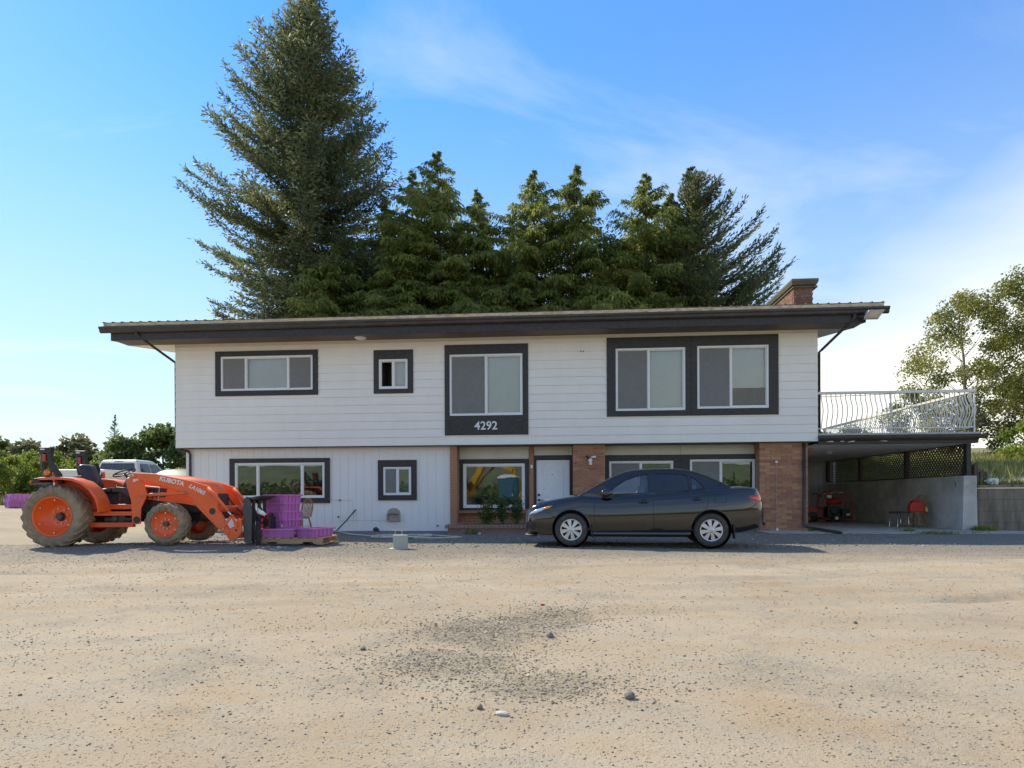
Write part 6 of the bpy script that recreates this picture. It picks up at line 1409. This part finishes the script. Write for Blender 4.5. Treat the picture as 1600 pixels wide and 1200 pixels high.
# broadleaf trees
def broadleaf(name, label, X, Y, base, H, Rc, zc0, seed, mat_, nleaf, lsz, trunk_r, bark, group=None, squash=1.0, cat='tree', upright=.4, ncl=46):
    rg = np.random.default_rng(seed); root = empty(name, (X, Y, base)); tag(root, label, cat, group)
    wood = MB(); tw = [(0, 0, 0), (rg.normal(0, .12), rg.normal(0, .1), H*.3), (rg.normal(0, .2), rg.normal(0, .2), H*.62), (rg.normal(0, .25), rg.normal(0, .2), H*.93)]
    wood.tube(tw, [trunk_r, trunk_r*.75, trunk_r*.42, trunk_r*.1], 8)
    C, S_ = [], []
    for i in range(ncl):
        z = zc0+(H-zc0)*(i+rg.random())/ncl; t = (z-zc0)/(H-zc0)
        rmax = Rc*(math.sin(math.pi*min(1, .16+.80*t))**.75)*squash
        a = rg.uniform(0, 2*math.pi); r_ = rmax*math.sqrt(rg.uniform(.12, 1.0)); c = np.array([r_*math.cos(a), r_*math.sin(a), z])
        if z > H-.25: c[:2] *= .3
        zb = max(.2*H, z-upright*r_-.5); k = zb/H
        px, py = np.interp(zb, [p[2] for p in tw], [p[0] for p in tw]), np.interp(zb, [p[2] for p in tw], [p[1] for p in tw])
        wood.tube([(px, py, zb), ((px+c[0])*.5, (py+c[1])*.5, (zb+z)*.5-.1*r_), tuple(c)], [trunk_r*.28*(1-t*.6), trunk_r*.15*(1-t*.5), .012], 5, cap=False)
        C.append(c); S_.append(Rc*rg.uniform(.16, .30))
    C = np.array(C); S_ = np.array(S_); idx = rg.integers(0, len(C), nleaf)
    off = rg.normal(0, 1, (nleaf, 3)); off /= np.linalg.norm(off, axis=1, keepdims=True); off *= rg.random((nleaf, 1))**.45
    off[:, 2] *= .75
    P = C[idx]+off*S_[idx][:, None]
    D = off*.5+rg.normal(0, .6, (nleaf, 3))+np.array([0, 0, -.25])
    ctint = rg.normal(.42, .14, len(C))[idx]+rg.normal(0, .14, nleaf)
    wood.build('trunk', bark, root)
    leaves('crown', P, D, lsz*rg.uniform(.7, 1.3, nleaf), lsz*.36*rg.uniform(.7, 1.3, nleaf), mat_, root, rg, tint=np.clip(ctint, 0, 1))
    return root
def bank(u, r): return 1.18+.075*max(0, r-.6)*min(1, .12+max(0, u-22.8)/5)+.02*max(0, u-24)*min(1, max(0, r/10))
for (u_, r_, h, rc, lab, nl, sd) in ((41.0, 22.5, 13.4, 3.9, 'cottonwood right of the carport with the nearer grey trunk', 17000, 5), (43.8, 23.5, 14.6, 3.9, 'taller cottonwood at the far right edge of the picture', 16000, 6), (37.2, 25, 10.4, 3.5, 'smaller cottonwood leaning left behind the deck railing', 12000, 8)):
    q = hw(u_, r_); broadleaf('cottonwood_tree', lab, q.x, q.y, bank(u_, r_)-.1, h, rc, h*.08, sd, M_cot, int(nl*1.7), .15, .17, M_barkg, 'cottonwoods on the bank', upright=.9, ncl=84)
for (u_, r_, h, rc, lab, nl, sd, m) in ((40.5, 26, 5.2, 2.6, 'dark understory shrub below the cottonwoods, behind the carport corner', 7000, 15, M_map), (44.5, 25, 5.6, 3.0, 'dark understory shrub at the picture edge below the tall cottonwood', 7000, 16, M_map), (36.5, 30, 4.4, 2.6, 'shrub seen through the deck railing on the bank', 5000, 17, M_map), (34.6, 14.5, 2.5, 1.9, 'bright green bush at the edge of the grassy bank', 6500, 18, M_bsh), (36.5, 15.5, 2.9, 2.0, 'bright green bush at the far right of the grassy bank', 6500, 19, M_bsh), (26.5, 17, 2.2, 1.9, 'green bush seen through the carport lattice', 4500, 20, M_bsh), (24.4, 15, 2.4, 1.6, 'green bush beyond the open back corner of the carport', 4500, 22, M_bsh)):
    q = hw(u_, r_); broadleaf('bush', lab, q.x, q.y, bank(u_, r_)-.1, h, rc, .15, sd, m, nl, .15, .05, M_bark, 'bushes on the bank', cat='bush', ncl=34)
# grassy bank held by the retaining wall
us = np.concatenate([[22.655], np.arange(22.66, 50, .5), np.arange(50, 140, 6)]); rs_ = np.concatenate([np.arange(.60, 30, .5), np.arange(30, 160, 8)])
UU, RR = np.meshgrid(us, rs_); ZZ = np.vectorize(bank)(UU, RR)+.10*vnoise(UU, RR, 1.4)*np.clip(RR-.8, 0, 1); ZZ = np.minimum(ZZ, 6.5); ZZ[:, 0] = -.2
nu = len(us); ii = (np.arange(len(rs_)-1)[:, None]*nu+np.arange(nu-1)[None]).ravel()
VB = np.stack([UU.ravel(), RR.ravel(), ZZ.ravel()], 1); FB = np.stack([ii, ii+1, ii+1+nu, ii+nu], 1)
M_bank = mat('grassy_earth', (.17, .165, .065), .95, var=.3, vscale=1.5, dirt=(.30, .22, .14), dscale=.35, damt=.6, bump=.5, bscale=20)
o = link('grassy_bank', np_mesh('grassy_bank', VB, FB, M_bank), smooth=True); o.matrix_world = HM; tag(o, kind='structure')
def grass(name, label, U_, R_, hgt, mat_, zf, seed, world=False):
    rg = np.random.default_rng(seed); n = len(U_); Z_ = zf(U_, R_)
    P = np.stack([U_, R_, Z_], 1); D = rg.normal(0, .32, (n, 3)); D[:, 2] = 1
    o_ = leaves(name, P, D, hgt, .012+.016*rg.random(n), mat_, None, rg)
    if not world: o_.matrix_world = HM
    return tag(o_, label, 'grass', kind='stuff')
rg = np.random.default_rng(5); n = 26000; U_ = 22.8+21*rg.random(n)**1.1; R_ = .75+27*rg.random(n)**1.35
okk = ~((R_ < 5.5) & (R_ > 2.2) & (U_ > 24.6) & (rg.random(n) < .93)); U_, R_ = U_[okk], R_[okk]
grass('bank_grass', 'long dry and green grass covering the bank', U_, R_, .16+.38*rg.random(len(U_))*np.clip(R_/4, .4, 1.1), M_grs, lambda u, r: np.vectorize(bank)(u, r)-.02, 6)
# weeds at the foot of things
def tuft(label, u_, r_, n, h, spread, mat_, seed, z0=0.0, flat=.5):
    rg = np.random.default_rng(seed); P = np.stack([rg.normal(0, spread, n), rg.normal(0, spread*.5, n), np.zeros(n)], 1); D = rg.normal(0, flat, (n, 3)); D[:, 2] = np.abs(D[:, 2])+.6
    o_ = leaves('weed', P, D, h*rg.uniform(.4, 1.1, n), .008+.010*rg.random(n), mat_, None, rg); q = hw(u_, r_, z0); o_.location = q; o_.rotation_euler = (0, 0, -HA); return tag(o_, label, 'weed', 'weeds in the yard')
tuft('grass tuft growing from the gravel at the planter base', 8.98, -1.34, 150, .17, .11, M_grs, 1, -.02)
tuft('weeds at the foot of the concrete pier end', 22.62, .02, 320, .20, .16, M_bsh, 2)
tuft('small weed by the brick pier beside the downpipe', 18.0, -.25, 60, .12, .05, M_bsh, 3)
tuft('flat grass clump at the front edge of the carport floor', 20.7, -1.18, 260, .11, .22, M_grs, 4, .0, .8)
tuft('thin weeds on the concrete just inside the carport', 20.5, -.35, 90, .10, .09, M_bsh, 7, .022)
tuft('weeds on the bank beside the jug on the wall', 22.95, .75, 420, .34, .22, M_bsh, 8, 1.16)
tuft('low moss and grass right of the chairs at the carport edge', 21.7, -.95, 160, .06, .25, M_grs, 9, .0, .9)
tuft('weeds beside the jug at the retaining wall foot', 24.75, .1, 140, .14, .12, M_bsh, 10)
tuft('tiny green weeds on the gravel between hose and planter', 7.6, -2.9, 70, .06, .18, M_bsh, 12, 0, .9)
# roses in the planter
M_bloom = mat('red_rose_petals', (.62, .03, .03), .6, var=.15, vscale=30)
for (u_, h, sp, lab, bl, sd) in ((9.28, .62, .20, 'rose bush with two red blooms at the left of the planter', ((-.02, .66), (-.06, .50)), 61), (9.72, .78, .20, 'rose bush at the middle of the planter', (), 62), (10.12, .86, .22, 'tallest rose bush beside the car nose', (), 63)):
    q = hw(u_, -.55, .20); rb = empty('rose_bush', q, -HA); tag(rb, lab, 'rose bush', 'roses in the planter'); rg = np.random.default_rng(sd); w_ = MB(); C = []
    for k in range(11):
        a = rg.uniform(0, 6.28); hh = h*rg.uniform(.45, 1.05); e = np.array([sp*rg.uniform(.2, 1.1)*math.cos(a), sp*.8*math.sin(a), hh]); w_.tube([(0, 0, -.05), tuple(e*np.array([.45, .45, .55])), tuple(e)], [.010, .007, .004], 5, cap=False)
        for t in (.35, .5, .65, .8, .95): C.append(e*t+np.array([0, 0, .03*t]))
    w_.build('stems', M_bark, rb); C = np.array(C); n = 900; idx = rg.integers(0, len(C), n); P = C[idx]+rg.normal(0, .055, (n, 3)); D = rg.normal(0, 1, (n, 3)); D[:, 2] -= .2
    leaves('foliage', P, D, rg.uniform(.035, .075, n), rg.uniform(.014, .026, n), M_ros, rb, rg)
    for (x, z) in bl:
        m_ = MB()
        for k in range(9):
            a = 2*math.pi*k*.382; r_ = .012+.004*k; m_.lathe([(0, -.015), (.018, 0), (.020, .018), (.010, .030)], (x+r_*math.cos(a)*.7, -.12+r_*math.sin(a)*.7, z-.003*k), 'z', 7)
        m_.build('bloom', M_bloom, rb, smooth=True)
# hanging sprig on the concrete wall
rg = np.random.default_rng(9); n = 60; P = np.stack([rg.normal(0, .04, n), rg.normal(0, .02, n), rg.uniform(-.25, .1, n)], 1); o = leaves('wall_sprig', P, rg.normal(0, 1, (n, 3)), rg.uniform(.04, .08, n), rg.uniform(.015, .03, n), M_ros, None, rg); q = hw(22.2, 2.6, .75); o.location = q; tag(o, 'small dark leafy sprig on the carport concrete wall', 'plant')
# left side: bushes, far trees
for (x, y, h, rc, lab, nl, sd) in ((-24.6, 30.5, 2.5, 1.7, 'bright leafy bush at the far left edge of the yard', 8000, 71), (-22.6, 31.5, 2.4, 1.5, 'bright leafy bush right behind the tractor rear wheel', 8000, 72), (-25.6, 34, 2.6, 1.8, 'rounded bush behind the far left bushes', 6000, 73), (-20.6, 33.5, 1.9, 1.5, 'low bush between the tractor roll bars', 6000, 74), (-18.2, 35, 1.7, 1.5, 'low bush left of the white pickup', 5000, 75), (-28.0, 31.5, 2.4, 1.7, 'bright bush at the picture edge left of the others', 5000, 76)):
    broadleaf('bush', lab, x, y, gz(x, y)-.05, h, rc, .1, sd, M_bsh, nl, .12, .04, M_bark, 'bushes along the yard', cat='bush', upright=.8, ncl=46)
n = 9000; rg = np.random.default_rng(8); gx = -32+16*rg.random(n); gy = 27.6+3.4*rg.random(n); kk = ~((gx > -19.2) & (gy < 31)); gx, gy = gx[kk], gy[kk]
grass('yard_grass', 'yellow dry grass at the foot of the left bushes', gx, gy, .25+.35*rg.random(len(gx)), M_grs, gh, 9, True)
FAR = [(-84, 92, 7.6, 4.2, 'far tree at the left picture edge', M_mix), (-77, 95, 8.2, 4.6, 'far dark tree second from the left edge', M_map), (-70, 93, 7.6, 4.2, 'far brownish tree behind the left roll bar post', M_mix), (-65.5, 96, 7.0, 3.8, 'far thin tree between the roll bar posts', M_mix), (-61.5, 91, 8.0, 4.0, 'far olive tree left of the far spire conifer', M_mix), (-56, 92, 7.8, 4.0, 'far green tree beneath the spire conifer', M_map), (-50.5, 83, 7.4, 3.6, 'far green tree behind the pickup cab', M_map), (-46.2, 85, 9.0, 5.0, 'far round maple dome beside the house corner', M_map), (-41, 90, 6.4, 3.4, 'far tree showing at the house corner', M_mix)]
for i, (x, y, h, rc, lab, m) in enumerate(FAR):
    broadleaf('far_tree', lab, x, y, gz(x, y)-.3, h, rc, .6, 90+i, m, 5200 if i != 7 else 8000, .55, .22, M_bark, 'far trees on the left', upright=.5, ncl=52)
for (x, y, h, r_, lab, sd) in ((-60.2, 97, 12.2, 2.1, 'far spire shaped conifer rising over the pickup', 31), (-66.3, 99, 9.6, 2.0, 'far ragged conifer between the roll bar posts', 32), (-74.5, 101, 8.6, 1.2, 'far conifer tip behind the left roll bar', 33), (-40.5, 97, 7.6, 1.6, 'far conifer tip at the house corner', 34)):
    conifer('far_conifer', lab, x, y, gz(x, y)-.3, h, [(0, r_), (h*.4, r_*.8), (h*.8, r_*.32), (h, .06)], 'fir', sd, M_fir, 90, .8, group='far conifers on the left')
# overhead wire from the bank to the back of the house
m_ = MB(); A_, B_ = Vector((14, 46, 7.9)), Vector((60, 44, 11.6)); m_.tube([A_.lerp(B_, t)+Vector((0, 0, -1.0*(1-(2*t-1)**2))) for t in [k/16 for k in range(17)]], .022, 5); o = m_.build('overhead_wire', M_blk); tag(o, 'thin overhead wire crossing the sky above the deck', 'wire')
# ------------------------------------------------------------------ what stands behind the camera (seen mirrored in the windows)
M_yel = mat('yellow_machine_paint', (.70, .36, .025), .45, var=.1, vscale=3, dirt=(.3, .2, .1), dscale=2, damt=.35)
M_blu = mat('blue_plastic', (.035, .16, .27), .5, var=.05, vscale=4)
pt = empty('portable_toilet', (-3.75, -4.0, gz(-3.75, -4.0)), R(4)); tag(pt, 'blue portable toilet with white roof, mirrored in the window left of the door', 'toilet')
m_ = MB(); m_.box(-.55, .55, -.55, .55, .12, 2.15); m_.build('cabin', M_blu, pt, bevel=.03)
m_ = MB(); m_.loft([[(-.60*k, -.60*k, z), (.60*k, -.60*k, z), (.60*k, .60*k, z), (-.60*k, .60*k, z)] for (z, k) in ((2.152, 1), (2.22, 1), (2.36, .72), (2.40, .3))]); m_.build('roof', M_wht, pt, bevel=.03)
m_ = MB(); m_.box(-.42, .42, .552, .575, .2, 2.05); dq = m_.build('door', M_blu, pt, bevel=.01)
m_ = MB(); m_.box(.30, .36, .577, .61, 1.0, 1.12); m_.build('latch', M_wht, dq)
m_ = MB(); m_.box(-.58, .58, -.58, .58, 0, .118); m_.build('skid_base', M_blk, pt)
ex = empty('excavator', (-8.6, -9.2, gz(-8.6, -9.2)), R(12)); tag(ex, 'yellow tracked excavator, mirrored in the window left of the door', 'excavator')
for y in (-1.15, .75):
    tp_ = [(-1.6+.0, .42)]
    loop = [(-1.6+.42*math.cos(t), .42+.40*math.sin(t)) for t in [math.pi/2+math.pi*k/10 for k in range(11)]]+[(1.6+.42*math.cos(t), .42+.40*math.sin(t)) for t in [-math.pi/2+math.pi*k/10 for k in range(11)]]
    m_ = MB(); m_.prism(loop, y, y+.45, 'y'); t_ = m_.build('track', M_blkm, ex, bevel=.02)
    for x in (-1.6, -.8, 0, .8, 1.6):
        m_ = MB(); m_.lathe([(0, y-.02), (.20, y-.02), (.24, y), (.24, y+.47), (.2, y+.49), (0, y+.49)], (x, 0, .38), 'y', 16); m_.build('track_roller', M_gry, t_)
m_ = MB(); m_.box(-1.7, 1.0, -1.1, 1.0, .95, 1.55).prism([(-1.9, 1.0), (-.6, 1.0), (-.6, 2.0), (-1.6, 2.0), (-1.9, 1.6)], -1.1, 1.0, 'y'); m_.build('upper_body', M_yel, ex, bevel=.05)
m_ = MB(); m_.prism([(-.5, 1.56), (1.0, 1.56), (1.05, 2.2), (.7, 2.95), (-.4, 2.95)], .05, .98, 'y'); cb = m_.build('cab', M_blkm, ex, bevel=.05)
m_ = MB(); m_.prism([(-.35, 2.0), (.85, 2.0), (.6, 2.8), (-.3, 2.8)], .985, .995, 'y'); m_.build('cab_window', M_tg, cb)
m_ = MB(); m_.prism([(.7, 1.5), (1.1, 1.35), (2.6, 3.5), (4.4, 2.6), (4.5, 2.95), (2.5, 4.0)], -.45, -.05, 'y'); m_.build('boom', M_yel, ex, bevel=.03)
m_ = MB(); m_.prism([(4.15, 3.1), (4.6, 2.95), (5.1, 1.2), (4.9, 1.1)], -.40, -.10, 'y'); m_.build('stick', M_yel, ex, bevel=.03)
m_ = MB(); m_.prism([(4.75, 1.2), (5.25, 1.25), (5.6, .7), (5.3, .2), (4.7, .25), (4.85, .7)], -.65, .15, 'y'); m_.build('bucket', M_yel, ex, bevel=.03)
m_ = MB(); m_.tube([(1.3, -.52, 1.6), (2.8, -.52, 3.1)], .07, 8); m_.build('boom_cylinder', M_yel, ex, smooth=True)
# rising ground and woods across the road
xs2 = np.linspace(-260, 260, 66); ys2 = np.linspace(-230, -40, 34); HX, HY = np.meshgrid(xs2, ys2)
HZ = sstep(-40, -150, HY)*(10+9*vnoise(HX, HY, 60)+6*vnoise(HX+20, HY, 25))-.3
ii = (np.arange(33)[:, None]*66+np.arange(65)[None]).ravel()
o = link('hill', np_mesh('hill', np.stack([HX.ravel(), HY.ravel(), HZ.ravel()], 1), np.stack([ii, ii+1, ii+67, ii+66], 1), mat('wooded_hillside', (.15, .18, .085), .95, var=.4, vscale=.15, dirt=(.27, .27, .14), dscale=.05, damt=.7)), smooth=True); tag(o, kind='structure')
rg = np.random.default_rng(4); n = 26000; px = rg.uniform(-170, 170, n); py = -44-20*rg.random(n); hh = 2.6+1.8*vnoise(px, py, 9)+1.2*vnoise(px+7, py, 3.5)
pz_ = hh*rg.random(n)**.7; P = np.stack([px, py, pz_+gh(px, py)], 1); o = leaves('treeline', P, rg.normal(0, 1, (n, 3)), rg.uniform(.5, 1.1, n), rg.uniform(.2, .4, n), M_map, None, rg); tag(o, 'distant wood across the road, seen only in window reflections', 'wood', kind='stuff')
